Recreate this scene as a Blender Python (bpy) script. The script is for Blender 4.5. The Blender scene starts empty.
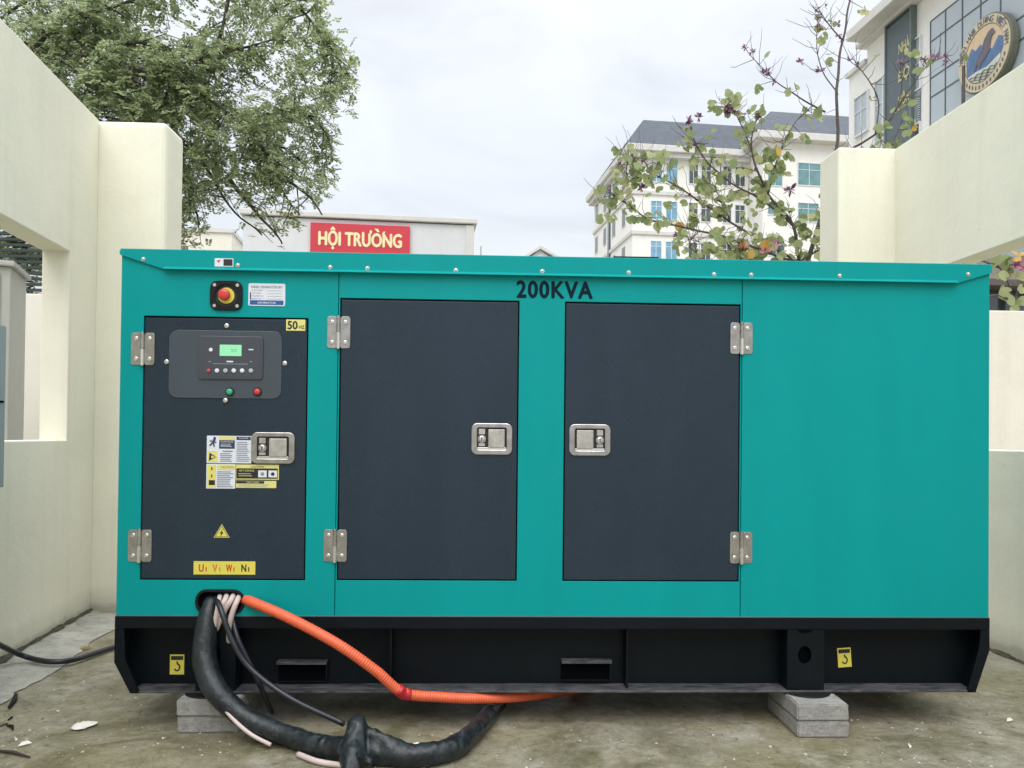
import bpy, bmesh, math, random
from mathutils import Vector, Matrix, noise
R = math.radians
random.seed(7)
SC = bpy.context.scene
COL = SC.collection

# ------------------------------------------------------------------ camera model
FPX, CX, CY = 800.0, 512.0, 426.0
YAW, PITCH, ROLL = R(2.056), R(.705), R(.592)
EYE = Vector((0, 0, 1.1))
_f = Vector((math.sin(YAW)*math.cos(PITCH), math.cos(YAW)*math.cos(PITCH), math.sin(PITCH)))
_r = Vector((math.cos(YAW), -math.sin(YAW), 0)); _u = _r.cross(_f)
RT = _r*math.cos(ROLL) + _u*math.sin(ROLL); UP = -_r*math.sin(ROLL) + _u*math.cos(ROLL); FW = _f
def ray(px, py): return (FW + RT*((px-CX)/FPX) + UP*((CY-py)/FPX))
def at(px, py, d): return EYE + ray(px, py)*d                 # at a distance d along the viewing axis
def onground(px, py, z=0.0):
    r = ray(px, py); return EYE + r*((z-EYE.z)/r.z)
def atY(px, py, Y):
    r = ray(px, py); return EYE + r*((Y-EYE.y)/r.y)

class Face:
    """A vertical plane: local x runs to the viewer's right, local y into the wall, z up."""
    def __init__(s, o, ang):
        s.o = Vector((o[0], o[1], 0)); s.a = ang
        s.x = Vector((math.cos(ang), math.sin(ang), 0)); s.y = Vector((-math.sin(ang), math.cos(ang), 0))
    def p(s, px, py, y=0.0):
        r = ray(px, py); t = ((s.o - EYE).dot(s.y) + y)/r.dot(s.y)
        w = EYE + r*t; return ((w - s.o).dot(s.x), w.z)
    def w(s, x, y, z): return s.o + s.x*x + s.y*y + Vector((0, 0, z))

# ------------------------------------------------------------------ materials
def newmat(name):
    m = bpy.data.materials.new(name); m.use_nodes = True
    nt = m.node_tree; b = nt.nodes['Principled BSDF']; return m, nt, b
def N(nt, t, **kw):
    n = nt.nodes.new(t)
    for k, v in kw.items():
        if k in n.inputs: n.inputs[k].default_value = v
        else: setattr(n, k, v)
    return n
def noise_n(nt, vec, scale, detail=6, rough=.6, dist=0):
    n = nt.nodes.new('ShaderNodeTexNoise'); n.inputs['Scale'].default_value = scale
    n.inputs['Detail'].default_value = detail; n.inputs['Roughness'].default_value = rough
    n.inputs['Distortion'].default_value = dist
    nt.links.new(vec, n.inputs['Vector']); return n.outputs['Fac']
def ramp(nt, fac, stops):
    r = nt.nodes.new('ShaderNodeValToRGB'); e = r.color_ramp.elements
    while len(e) < len(stops): e.new(.5)
    for i, (p, c) in enumerate(stops):
        e[i].position = p; e[i].color = (c[0], c[1], c[2], 1) if not isinstance(c, (int, float)) else (c, c, c, 1)
    nt.links.new(fac, r.inputs['Fac']); return r.outputs['Color']
def mixc(nt, fac, a, b, mode='MIX'):
    m = nt.nodes.new('ShaderNodeMix'); m.data_type = 'RGBA'; m.blend_type = mode
    for s, v in ((m.inputs[0], fac), (m.inputs[6], a), (m.inputs[7], b)):
        if hasattr(v, 'is_output'): nt.links.new(v, s)
        elif isinstance(v, (int, float)): s.default_value = v
        else: s.default_value = (v[0], v[1], v[2], 1)
    return m.outputs[2]
def bump(nt, h, strength, dist, b, prev=None):
    n = nt.nodes.new('ShaderNodeBump'); n.inputs['Strength'].default_value = strength; n.inputs['Distance'].default_value = dist
    nt.links.new(h, n.inputs['Height'])
    if prev: nt.links.new(prev, n.inputs['Normal'])
    nt.links.new(n.outputs['Normal'], b.inputs['Normal']); return n.outputs['Normal']
def coords(nt, kind='Object'):
    return nt.nodes.new('ShaderNodeTexCoord').outputs[kind]
def mapping(nt, vec, scale=(1, 1, 1)):
    m = nt.nodes.new('ShaderNodeMapping'); m.inputs['Scale'].default_value = scale
    nt.links.new(vec, m.inputs['Vector']); return m.outputs['Vector']

def simple(name, col, rough=.5, metal=0, spec=.5, var=.08, vscale=6, bmp=0, bscale=80, coat=0):
    m, nt, b = newmat(name); v = coords(nt)
    n = noise_n(nt, v, vscale, 5)
    lo = tuple(c*(1-var) for c in col); hi = tuple(min(1, c*(1+var)) for c in col)
    nt.links.new(ramp(nt, n, [(.3, lo), (.7, hi)]), b.inputs['Base Color'])
    b.inputs['Roughness'].default_value = rough; b.inputs['Metallic'].default_value = metal
    b.inputs['Specular IOR Level'].default_value = spec; b.inputs['Coat Weight'].default_value = coat
    if bmp: bump(nt, noise_n(nt, v, bscale, 4), bmp, .002, b)
    return m

def paint(name, col, rough=.35, streak=.06, dust=.12, spec=.25, spots=.12):
    """sprayed sheet steel: faint orange peel, soft vertical run marks, a little dust"""
    m, nt, b = newmat(name); v = coords(nt)
    a = noise_n(nt, mapping(nt, v, (3, 3, .5)), 2.2, 5, .6)
    c = ramp(nt, a, [(.3, tuple(x*(1-streak) for x in col)), (.7, tuple(x*(1+streak) for x in col))])
    d = ramp(nt, noise_n(nt, v, 9, 9, .72), [(.5, 0), (.82, dust)])
    c = mixc(nt, d, c, tuple(.25*x + .16 for x in col))
    sp = ramp(nt, noise_n(nt, v, 160, 2, .5), [(.70, 0), (.74, spots)])
    sp2 = ramp(nt, noise_n(nt, v, 7, 3, .5), [(.5, 0), (.62, 1)])
    mm = nt.nodes.new('ShaderNodeMath'); mm.operation = 'MULTIPLY'
    nt.links.new(sp, mm.inputs[0]); nt.links.new(sp2, mm.inputs[1])
    c = mixc(nt, mm.outputs[0], c, tuple(.4*x + .16 for x in col))
    nt.links.new(c, b.inputs['Base Color'])
    nt.links.new(ramp(nt, noise_n(nt, v, 5, 8, .7), [(.3, rough-.07), (.75, rough+.13)]), b.inputs['Roughness'])
    b.inputs['Specular IOR Level'].default_value = spec
    p = bump(nt, noise_n(nt, v, 1.6, 2, .4), .35, .012, b)
    bump(nt, noise_n(nt, v, 420, 2), .05, .0006, b, p)
    return m

def stucco(name, col, dirt=(.40, .37, .28), amt=.35, rough=.85, base_dirt=True):
    m, nt, b = newmat(name); v = coords(nt)
    c = ramp(nt, noise_n(nt, v, 1.3, 7, .65), [(.3, tuple(x*.93 for x in col)), (.7, tuple(min(1, x*1.03) for x in col))])
    s = ramp(nt, noise_n(nt, mapping(nt, v, (7, 7, .35)), 1.0, 6, .6), [(.52, 0), (.8, amt)])
    c = mixc(nt, s, c, dirt)
    s2 = ramp(nt, noise_n(nt, v, 5, 9, .75, .4), [(.58, 0), (.75, amt*.5)])
    c = mixc(nt, s2, c, tuple(x*.8 for x in dirt))
    ck_ = ramp(nt, noise_n(nt, v, .8, 10, .7, 1.2), [(.4965, 0), (.4985, .28), (.5005, 0)]); mk_ = ramp(nt, noise_n(nt, v, .7, 2, .5), [(.52, 0), (.6, 1)])
    mu = nt.nodes.new('ShaderNodeMath'); mu.operation = 'MULTIPLY'; nt.links.new(ck_, mu.inputs[0]); nt.links.new(mk_, mu.inputs[1]); c = mixc(nt, mu.outputs[0], c, tuple(x*.35 for x in col))
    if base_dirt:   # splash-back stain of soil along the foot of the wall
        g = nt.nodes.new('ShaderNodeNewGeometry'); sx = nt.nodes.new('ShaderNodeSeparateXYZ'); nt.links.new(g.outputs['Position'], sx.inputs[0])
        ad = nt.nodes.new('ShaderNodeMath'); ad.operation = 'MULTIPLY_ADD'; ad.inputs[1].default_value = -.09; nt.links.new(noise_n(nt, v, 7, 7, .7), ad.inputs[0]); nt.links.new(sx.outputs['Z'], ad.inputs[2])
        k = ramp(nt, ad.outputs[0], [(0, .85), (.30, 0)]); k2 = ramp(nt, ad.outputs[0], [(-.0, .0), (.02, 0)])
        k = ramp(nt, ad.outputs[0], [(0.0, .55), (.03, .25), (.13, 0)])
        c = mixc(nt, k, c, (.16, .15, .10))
    nt.links.new(c, b.inputs['Base Color']); b.inputs['Roughness'].default_value = rough
    b.inputs['Specular IOR Level'].default_value = .2
    p = bump(nt, noise_n(nt, v, 3.0, 4, .5), .5, .016, b); p = bump(nt, noise_n(nt, v, 14, 5, .6, .5), .35, .006, b, p)
    bump(nt, noise_n(nt, v, 130, 6, .7), .35, .0025, b, p)
    return m

M = {}
M['teal'] = paint('teal_enamel', (.0001, .284, .292), .36, .04, .025, .15)
M['slate'] = paint('slate_enamel', (.0125, .0265, .045), .26, .10, .025, .38, .04)
M['black_steel'] = paint('black_steel', (.0035, .0065, .0095), .42, .1, .02, .16)
M['gap'] = simple('dark_gap', (.003, .004, .005), .9, spec=0)  # near-black without sheen: paints the shade inside openings, also colours a dark seam
M['gasket'] = simple('gasket_strip', (.10, .14, .16), .5)
M['rubber'] = simple('rubber', (.008, .009, .010), .7, spec=.25, bmp=.3)
M['steel'] = simple('brushed_steel', (.42, .41, .41), .24, 1, var=.22, vscale=30, bmp=.25, bscale=300)
M['steel_dull'] = simple('cast_steel', (.46, .45, .43), .5, .85, var=.2, vscale=45, bmp=.5, bscale=200)
M['chrome'] = simple('chrome', (.7, .7, .7), .15, 1)
M['yellow'] = simple('label_yellow', (.70, .62, .10), .4, var=.05)
M['ltyellow'] = simple('label_pale_yellow', (.68, .65, .22), .4, var=.05)
M['white'] = simple('label_white', (.68, .72, .80), .35, var=.04)
M['black'] = simple('ink_black', (.012, .013, .016), .5)
M['ink'] = simple('ink_grey', (.22, .25, .33), .5)
M['navy'] = simple('ink_navy', (.015, .03, .12), .4)
M['blue'] = simple('ink_blue', (.02, .09, .32), .4)
M['red'] = simple('red_plastic', (.55, .05, .045), .3)
M['redink'] = simple('ink_red', (.55, .05, .02), .4)
M['orangeink'] = simple('ink_orange', (.6, .2, .04), .4)
M['green'] = simple('green_plastic', (.03, .38, .22), .3)
M['greyp'] = simple('grey_plastic', (.42, .45, .47), .4)
M['panel'] = simple('panel_plate', (.045, .064, .088), .10, var=.05, coat=.3)
M['panel_dark'] = simple('panel_plate_dark', (.05, .058, .078), .35, var=.05)
M['letter'] = simple('dark_lettering', (.003, .016, .028), .6, spec=.1, var=.05)
M['concrete'] = None
m, nt, b = newmat('lcd_green'); b.inputs['Base Color'].default_value = (.2, .5, .3, 1)
b.inputs['Emission Color'].default_value = (.25, .68, .36, 1); b.inputs['Emission Strength'].default_value = .35; M['lcd'] = m

m, nt, b = newmat('cast_concrete'); v = coords(nt)
c = ramp(nt, noise_n(nt, v, 9, 9, .75), [(.3, (.25, .25, .25)), (.55, (.38, .38, .375)), (.75, (.48, .48, .47))])
c = mixc(nt, ramp(nt, noise_n(nt, v, 90, 3, .6), [(.62, 0), (.68, .6)]), c, (.13, .13, .13))
c = mixc(nt, ramp(nt, noise_n(nt, v, 16, 7, .7), [(.52, 0), (.66, .55)]), c, (.20, .185, .14))
nt.links.new(c, b.inputs['Base Color']); b.inputs['Roughness'].default_value = .9
p = bump(nt, noise_n(nt, v, 24, 5, .6), .7, .012, b); bump(nt, noise_n(nt, v, 90, 9, .8), .9, .006, b, p); M['concrete'] = m

m, nt, b = newmat('ground_concrete'); v = coords(nt)
big = noise_n(nt, v, 1.3, 6, .65, .3); mid = noise_n(nt, v, 5.0, 12, .78, .4); fine = noise_n(nt, v, 26, 10, .8)
c = ramp(nt, mid, [(.34, (.12, .108, .068)), (.45, (.235, .215, .15)), (.54, (.325, .305, .24)), (.68, (.48, .46, .40))])
c = mixc(nt, ramp(nt, big, [(.42, 0), (.60, .55)]), c, (.26, .235, .12))                      # yellowish algae film
c = mixc(nt, ramp(nt, noise_n(nt, v, 2.1, 8, .7, .8), [(.52, 0), (.62, .75)]), c, (.125, .115, .052))    # dark moss
c = mixc(nt, ramp(nt, fine, [(.36, .85), (.46, 0), (.64, 0)]), c, (.07, .065, .042))
c = mixc(nt, ramp(nt, fine, [(.56, 0), (.70, .6)]), c, (.52, .51, .46))
c = mixc(nt, ramp(nt, noise_n(nt, v, 60, 4, .6), [(.68, 0), (.72, .7)]), c, (.55, .54, .5))
c = mixc(nt, ramp(nt, noise_n(nt, mapping(nt, v, (1, 1.6, 1)), 1.5, 12, .85, 1.5), [(.485, 0), (.497, .55), (.509, 0)]), c, (.05, .048, .03))
nt.links.new(c, b.inputs['Base Color'])
c = mixc(nt, ramp(nt, noise_n(nt, v, .55, 6, .6, .6), [(.53, 0), (.63, .5)]), c, (.38, .37, .325)); nt.links.new(c, b.inputs['Base Color'])
nt.links.new(ramp(nt, big, [(.35, .40), (.65, .8)]), b.inputs['Roughness']); b.inputs['Specular IOR Level'].default_value = .4
p = bump(nt, mid, .5, .03, b); p = bump(nt, fine, .6, .008, b, p); bump(nt, noise_n(nt, v, 180, 6, .8), .5, .003, b, p)
M['ground'] = m

m, nt, b = newmat('cement_screed'); v = coords(nt)
c = ramp(nt, noise_n(nt, v, 4, 9, .7), [(.3, (.23, .22, .185)), (.5, (.36, .35, .31)), (.7, (.50, .49, .44))])
c = mixc(nt, ramp(nt, noise_n(nt, v, 30, 8, .8), [(.34, .6), (.47, 0)]), c, (.08, .075, .05))
c = mixc(nt, ramp(nt, noise_n(nt, v, 55, 4, .6), [(.64, 0), (.68, .7)]), c, (.5, .49, .45))
nt.links.new(c, b.inputs['Base Color']); b.inputs['Roughness'].default_value = .9
bump(nt, noise_n(nt, v, 40, 9, .8), .6, .008, b); M['screed'] = m

M['wall'] = stucco('cream_render', (.835, .80, .67), (.56, .52, .40), .26)
M['wall_far'] = stucco('cream_render_far', (.78, .75, .66), (.5, .48, .42), .25, base_dirt=False)
M['white_facade'] = stucco('white_facade', (.84, .83, .80), (.6, .58, .54), .18, base_dirt=False)
M['grey_facade'] = stucco('grey_facade', (.66, .68, .70), (.45, .46, .46), .2, base_dirt=False)
M['trim'] = simple('stone_trim', (.62, .61, .59), .8, var=.06, vscale=2)
M['slate_roof'] = None
m, nt, b = newmat('slate_tiles'); v = coords(nt)
w = nt.nodes.new('ShaderNodeTexWave'); w.wave_type = 'BANDS'; w.bands_direction = 'Z'; w.inputs['Scale'].default_value = 1.1; w.inputs['Distortion'].default_value = .3
nt.links.new(v, w.inputs['Vector'])
c = mixc(nt, ramp(nt, noise_n(nt, v, 1.5, 6), [(.3, 0), (.7, 1)]), (.045, .06, .085), (.075, .095, .125))
c = mixc(nt, ramp(nt, w.outputs['Fac'], [(.0, .6), (.3, 0)]), c, (.03, .04, .055))
nt.links.new(c, b.inputs['Base Color']); b.inputs['Roughness'].default_value = .6; M['slate_roof'] = m
M['glass_blue'] = simple('blue_glass', (.17, .37, .52), .12, var=.25, vscale=.8, spec=.8)
M['glass_dark'] = simple('dark_glass', (.07, .09, .10), .12, var=.3, vscale=.9, spec=.8)
M['glass_teal'] = simple('teal_glass', (.13, .27, .29), .12, var=.3, vscale=.9, spec=.8)
M['curtain'] = simple('curtain_wall_glass', (.40, .46, .50), .2, var=.15, vscale=.25, spec=.8)
M['mullion'] = simple('mullion', (.08, .11, .12), .4)
M['frame_white'] = simple('window_frame', (.72, .74, .76), .5)
M['banner'] = simple('banner_green', (.105, .135, .15), .6, var=.08)
M['banner_edge'] = simple('banner_edge', (.14, .18, .18), .5)
M['gold'] = simple('gold_lettering', (.50, .49, .27), .5)
M['signred'] = simple('sign_red', (.55, .035, .055), .45, var=.06, vscale=1)
M['signcream'] = simple('sign_cream', (.85, .72, .42), .5)
M['cabinet'] = simple('cabinet_grey', (.38, .39, .37), .5, var=.05, bmp=.1)
M['cabinet_blue'] = simple('cabinet_bluegrey', (.27, .32, .34), .45, var=.06)
M['fence'] = simple('fence_dark', (.025, .04, .04), .5)
M['brown'] = simple('dark_timber', (.10, .085, .08), .7, var=.2)
M['ocean'] = simple('emblem_blue', (.08, .16, .31), .5, var=.25, vscale=4)
M['peach'] = simple('emblem_peach', (.60, .45, .29), .5)
M['horse'] = simple('emblem_grey', (.12, .105, .13), .5, var=.25, vscale=5)
M['ringcream'] = simple('emblem_ring', (.55, .49, .33), .5)
M['foam'] = simple('emblem_wave', (.55, .58, .52), .5)
M['olive'] = simple('emblem_edge', (.16, .17, .13), .6)
M['orange'] = simple('orange_conduit', (.72, .13, .055), .42, var=.08, vscale=14)
M['redtape'] = simple('red_tape', (.48, .02, .03), .35)
M['pinkcable'] = simple('pink_white_sheath', (.60, .50, .48), .45, var=.1)
M['cable'] = simple('black_cable', (.015, .018, .026), .33, bmp=.1)
m, nt, b = newmat('wrapped_black'); v = coords(nt)
c = mixc(nt, ramp(nt, noise_n(nt, v, 18, 9, .75), [(.45, 0), (.75, .7)]), (.007, .011, .015), (.042, .060, .072))
c = mixc(nt, ramp(nt, noise_n(nt, v, 140, 3, .6), [(.66, 0), (.70, .5)]), c, (.16, .18, .18))
nt.links.new(c, b.inputs['Base Color'])
nt.links.new(ramp(nt, noise_n(nt, v, 12, 8, .7), [(.3, .24), (.7, .5)]), b.inputs['Roughness'])
p = bump(nt, noise_n(nt, v, 22, 6, .65, .6), .35, .010, b); bump(nt, noise_n(nt, v, 200, 4), .4, .002, b, p); M['wrap'] = m
m, nt, b = newmat('scuffed_and_lit_steel'); v = coords(nt)
c = mixc(nt, ramp(nt, noise_n(nt, mapping(nt, v, (1, 3, 3)), 11, 9, .8), [(.40, 0), (.62, .9)]), (.018, .02, .024), (.13, .13, .145))
nt.links.new(c, b.inputs['Base Color']); b.inputs['Roughness'].default_value = .6
bump(nt, noise_n(nt, v, 90, 6), .4, .002, b); M['scuffed_and_lit'] = m

def leafmat(name, stops, trans=.35, rough=.5):
    m, nt, b = newmat(name)
    g = nt.nodes.new('ShaderNodeNewGeometry')
    c = ramp(nt, g.outputs['Random Per Island'], stops)
    nt.links.new(c, b.inputs['Base Color']); b.inputs['Roughness'].default_value = rough
    b.inputs['Specular IOR Level'].default_value = .4
    tr = nt.nodes.new('ShaderNodeBsdfTranslucent'); nt.links.new(c, tr.inputs['Color'])
    mx = nt.nodes.new('ShaderNodeMixShader'); mx.inputs[0].default_value = trans
    nt.links.new(b.outputs[0], mx.inputs[1]); nt.links.new(tr.outputs[0], mx.inputs[2])
    nt.links.new(mx.outputs[0], nt.nodes['Material Output'].inputs['Surface']); return m
M['leaf'] = leafmat('feathery_leaf', [(0, (.14, .19, .095)), (.35, (.27, .34, .17)), (.75, (.39, .45, .25)), (1, (.56, .60, .40))], trans=.55)
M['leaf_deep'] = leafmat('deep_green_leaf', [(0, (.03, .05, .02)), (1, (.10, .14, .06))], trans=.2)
M['leaf2'] = leafmat('round_leaf', [(0, (.20, .26, .11)), (.5, (.33, .39, .18)), (.85, (.43, .47, .25)), (1, (.52, .50, .24))], trans=.5)
M['oldleaf'] = leafmat('yellowed_leaf', [(0, (.50, .30, .06)), (1, (.60, .40, .10))])
M['petal'] = leafmat('purple_petal', [(0, (.13, .06, .12)), (.6, (.22, .11, .20)), (1, (.34, .18, .28))])
M['pinkpetal'] = leafmat('pink_petal', [(0, (.45, .12, .22)), (1, (.60, .25, .33))])
M['bark'] = simple('bark', (.055, .045, .038), .85, var=.35, vscale=12, bmp=.6, bscale=50)
M['bark2'] = simple('bark_grey', (.10, .085, .075), .85, var=.35, vscale=20, bmp=.5, bscale=90)
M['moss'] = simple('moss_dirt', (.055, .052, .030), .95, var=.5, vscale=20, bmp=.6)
M['shell'] = simple('white_scrap', (.72, .70, .64), .5)
M['grit'] = leafmat('grit', [(0, (.16, .15, .12)), (.5, (.36, .34, .29)), (1, (.62, .60, .54))], trans=0.0, rough=.9)
M['twig'] = simple('dead_twig', (.05, .04, .032), .9)
M['drybrown'] = simple('dry_leaf', (.30, .20, .07), .7)

# ------------------------------------------------------------------ mesh collector
class MB:
    def __init__(s): s.v = []; s.f = []; s.m = []; s.sm = []; s.mats = []
    def mi(s, mat):
        if isinstance(mat, str): mat = M[mat]
        if mat not in s.mats: s.mats.append(mat)
        return s.mats.index(mat)
    def add(s, vs, fs, mat, smooth=False):
        k = len(s.v); i = s.mi(mat)
        s.v.extend([tuple(v) for v in vs])
        for f in fs: s.f.append(tuple(a+k for a in f)); s.m.append(i); s.sm.append(smooth)
        return s
    def addbm(s, bm, mat, smooth=False):
        bm.verts.index_update(); vs = [v.co.copy() for v in bm.verts]; fs = [[v.index for v in f.verts] for f in bm.faces]
        bm.free(); return s.add(vs, fs, mat, smooth)
    def box(s, x0, x1, y0, y1, z0, z1, mat, bev=0, seg=2):
        vs = [(x, y, z) for x in (x0, x1) for y in (y0, y1) for z in (z0, z1)]
        fs = [(0, 1, 3, 2), (4, 6, 7, 5), (0, 4, 5, 1), (2, 3, 7, 6), (0, 2, 6, 4), (1, 5, 7, 3)]
        if not bev: return s.add(vs, fs, mat)
        bm = bmesh.new(); bv = [bm.verts.new(v) for v in vs]
        for f in fs: bm.faces.new([bv[i] for i in f])
        bmesh.ops.bevel(bm, geom=bm.edges[:], offset=bev, segments=seg, affect='EDGES', profile=.6)
        return s.addbm(bm, mat)
    def prism(s, pts, y0, y1, mat):
        n = len(pts); vs = [(x, y0, z) for x, z in pts] + [(x, y1, z) for x, z in pts]
        fs = [tuple(range(n)), tuple(range(2*n-1, n-1, -1))] + [(i, n+i, n+(i+1) % n, (i+1) % n) for i in range(n)]
        return s.add(vs, fs, mat)
    def plate(s, loops, y0, y1, mat, bev=0):
        """a sheet with holes: loops[0] is the outline, the rest are cut-outs; (x, z) points"""
        cu = bpy.data.curves.new('tmp', 'CURVE'); cu.dimensions = '2D'; cu.fill_mode = 'BOTH'
        th = abs(y1-y0); cu.extrude = max(th/2-bev, 0); cu.bevel_depth = bev; cu.bevel_resolution = 1
        if bev: cu.offset = -bev
        for lp in loops:
            sp = cu.splines.new('POLY'); sp.points.add(len(lp)-1); sp.use_cyclic_u = True
            for i, (x, z) in enumerate(lp): sp.points[i].co = (x, z, 0, 1)
        o = bpy.data.objects.new('tmp', cu); COL.objects.link(o)
        dg = bpy.context.evaluated_depsgraph_get(); me = bpy.data.meshes.new_from_object(o.evaluated_get(dg))
        ym = (y0+y1)/2
        vs = [(v.co.x, ym - v.co.z, v.co.y) for v in me.vertices]; fs = [list(p.vertices) for p in me.polygons]
        bpy.data.objects.remove(o); bpy.data.curves.remove(cu); bpy.data.meshes.remove(me)
        return s.add(vs, fs, mat)
    def text(s, txt, x, z, y, h, mat, w=None, space=1, th=.0006, bold=0, align='CENTER', rot=0, xform=None):
        cu = bpy.data.curves.new('tmp', 'FONT'); cu.body = txt; cu.size = 1; cu.extrude = 0
        cu.space_character = space; cu.align_x = 'LEFT'; cu.resolution_u = 3
        o = bpy.data.objects.new('tmp', cu); COL.objects.link(o)
        dg = bpy.context.evaluated_depsgraph_get(); me = bpy.data.meshes.new_from_object(o.evaluated_get(dg))
        if not me.vertices: return s
        if h > .2: th = max(th, .02)
        xs = [v.co.x for v in me.vertices]
        lx, hx = min(xs), max(xs); k = h/.70
        kx = (w/(hx-lx)) if w else k
        ox = {'CENTER': (lx+hx)/2, 'LEFT': lx}[align]
        c_, s_ = math.cos(rot), math.sin(rot); vs = []
        nv = len(me.vertices); f0 = [list(p.vertices) for p in me.polygons]; fs = []
        offs = [(0, 0)] if not bold else [(0, 0), (-bold, 0), (bold, 0), (0, bold), (0, -bold)]
        for j, (ox2, oz2) in enumerate(offs):      # thicker strokes: thin layers stacked like cut vinyl
            for v in me.vertices:
                a, b_ = (v.co.x-ox)*kx + ox2*k, (v.co.y-.35+oz2)*k
                vs.append((x + a*c_ - b_*s_, y - j*th*.15, z + a*s_ + b_*c_))
            fs += [[i+j*nv for i in f_] for f_ in f0]
        bpy.data.objects.remove(o); bpy.data.curves.remove(cu); bpy.data.meshes.remove(me)
        return s.add(vs, fs, mat)
    def cyl(s, c, ax, r, h, mat, seg=16, r2=None, smooth=True, dome=0):
        ax = Vector(ax).normalized(); c = Vector(c); a = ax.orthogonal().normalized(); b_ = ax.cross(a)
        r2 = r if r2 is None else r2; vs = []
        rings = [(0, r), (h, r2)]
        if dome: rings += [(h+dome*.6, r2*.75), (h+dome*.9, r2*.4)]
        for hh, rr in rings:
            for i in range(seg):
                t = 2*math.pi*i/seg; vs.append(c + ax*hh + (a*math.cos(t)+b_*math.sin(t))*rr)
        n = len(rings)
        fs = [(k*seg+i, k*seg+(i+1) % seg, (k+1)*seg+(i+1) % seg, (k+1)*seg+i) for k in range(n-1) for i in range(seg)]
        s.add(vs, fs, mat, smooth)
        s.add([vs[i] for i in range(seg)], [tuple(range(seg-1, -1, -1))], mat)
        return s.add([vs[(n-1)*seg+i] for i in range(seg)], [tuple(range(seg))], mat)
    def tube(s, pts, rad, mat, seg=10, caps=True):
        pts = [Vector(p) for p in pts]; n = len(pts)
        if not hasattr(rad, '__len__'): rad = [rad]*n
        vs = []; prev = None
        for i, p in enumerate(pts):
            t = (pts[min(i+1, n-1)] - pts[max(i-1, 0)]).normalized()
            a = t.orthogonal().normalized() if prev is None else (prev - t*prev.dot(t)).normalized()
            prev = a; b_ = t.cross(a)
            for k in range(seg):
                g = 2*math.pi*k/seg; vs.append(p + (a*math.cos(g) + b_*math.sin(g))*rad[i])
        fs = [(i*seg+k, i*seg+(k+1) % seg, (i+1)*seg+(k+1) % seg, (i+1)*seg+k) for i in range(n-1) for k in range(seg)]
        if caps: fs += [tuple(range(seg-1, -1, -1)), tuple((n-1)*seg+k for k in range(seg))]
        return s.add(vs, fs, mat, True)
    def build(s, name, parent=None, **tags):
        me = bpy.data.meshes.new(name); me.from_pydata(s.v, [], s.f); me.update()
        for m_ in s.mats: me.materials.append(m_)
        me.polygons.foreach_set('material_index', s.m); me.polygons.foreach_set('use_smooth', s.sm)
        o = bpy.data.objects.new(name, me); COL.objects.link(o); o.parent = parent
        for k, v in tags.items(): o[k] = v
        return o
def fixn(o):
    bm = bmesh.new(); bm.from_mesh(o.data); bmesh.ops.recalc_face_normals(bm, faces=bm.faces[:]); bm.to_mesh(o.data); bm.free(); return o
def thing(name, label, cat, loc=(0, 0, 0), rotz=0, group=None):
    o = bpy.data.objects.new(name, None); COL.objects.link(o); o.location = loc; o.rotation_euler = (0, 0, rotz)
    o.empty_display_size = .1; o['label'] = label; o['category'] = cat
    if group: o['group'] = group
    return o
def tag(o, label, cat, group=None):
    o['label'] = label; o['category'] = cat
    if group: o['group'] = group
    return o
def smoothpath(pts, n=12):
    """Catmull-Rom through the points"""
    P = [Vector(p) for p in pts]; P = [P[0]*2-P[1]] + P + [P[-1]*2-P[-2]]; out = []
    for i in range(1, len(P)-2):
        for k in range(n):
            t = k/n; a, b_, c, d = P[i-1:i+3]
            out.append(.5*((2*b_) + (c-a)*t + (2*a-5*b_+4*c-d)*t*t + (3*b_-a-3*c+d)*t**3))
    out.append(P[-2]); return out
def rrect(x0, x1, z0, z1, r, n=5):
    out = []
    for cx, cz, a0 in ((x1-r, z1-r, 0), (x0+r, z1-r, 90), (x0+r, z0+r, 180), (x1-r, z0+r, 270)):
        for i in range(n+1):
            a = R(a0 + 90*i/n); out.append((cx+r*math.cos(a), cz+r*math.sin(a)))
    return out
def rect(x0, x1, z0, z1): return [(x0, z0), (x1, z0), (x1, z1), (x0, z1)]
def circle(cx, cz, r, n=24, rz=None):
    rz = rz or r
    return [(cx+r*math.cos(2*math.pi*i/n), cz+rz*math.sin(2*math.pi*i/n)) for i in range(n)]

# ------------------------------------------------------------------ ground
GS = 300
g = MB(); g.add([(-GS, -GS, 0), (GS, -GS, 0), (GS, GS, 0), (-GS, GS, 0)], [(0, 1, 2, 3)], 'ground').build('ground', kind='structure')

# ------------------------------------------------------------------ generator
DG = 3.03
X0, X1, Z0, Z1 = -1.3535, 1.9557, .417, 1.783
W = X1-X0; DEP = 1.12
GF = Face((X0, DG), 0)
gen = thing('diesel_generator', 'long teal diesel generator with three dark doors marked 200KVA', 'generator', (X0, DG, 0))
def F(px, py): return GF.p(px, py)
def FR(x0, y0, x1, y1):
    a = F(x0, y0); b_ = F(x1, y1); return a[0], b_[0], b_[1], a[1]     # x0,x1,zlow,zhigh
zt = Z1
SE1 = F(337, 440)[0]; SE2 = F(741, 440)[0]
D1 = (F(142.2, 450)[0], F(307, 450)[0], F(222, 580)[1], F(225, 317)[1])
D2 = (F(338.5, 450)[0], F(518, 450)[0], F(430, 580.5)[1], F(430, 299.5)[1])
D3 = (F(563.5, 450)[0], F(740.5, 450)[0], F(650, 581.5)[1], F(650, 304.5)[1])
D3 = (D3[0], SE2-.006, D2[2], D2[3])
zroof = F(560, 275)[1]
hx0, hx1, hz0, hz1 = FR(197, 590, 244, 613)
# enclosure behind the front sheets
e = MB(); e.box(.0, W, .006, DEP, Z0, Z1-.006, 'teal', .004)
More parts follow.
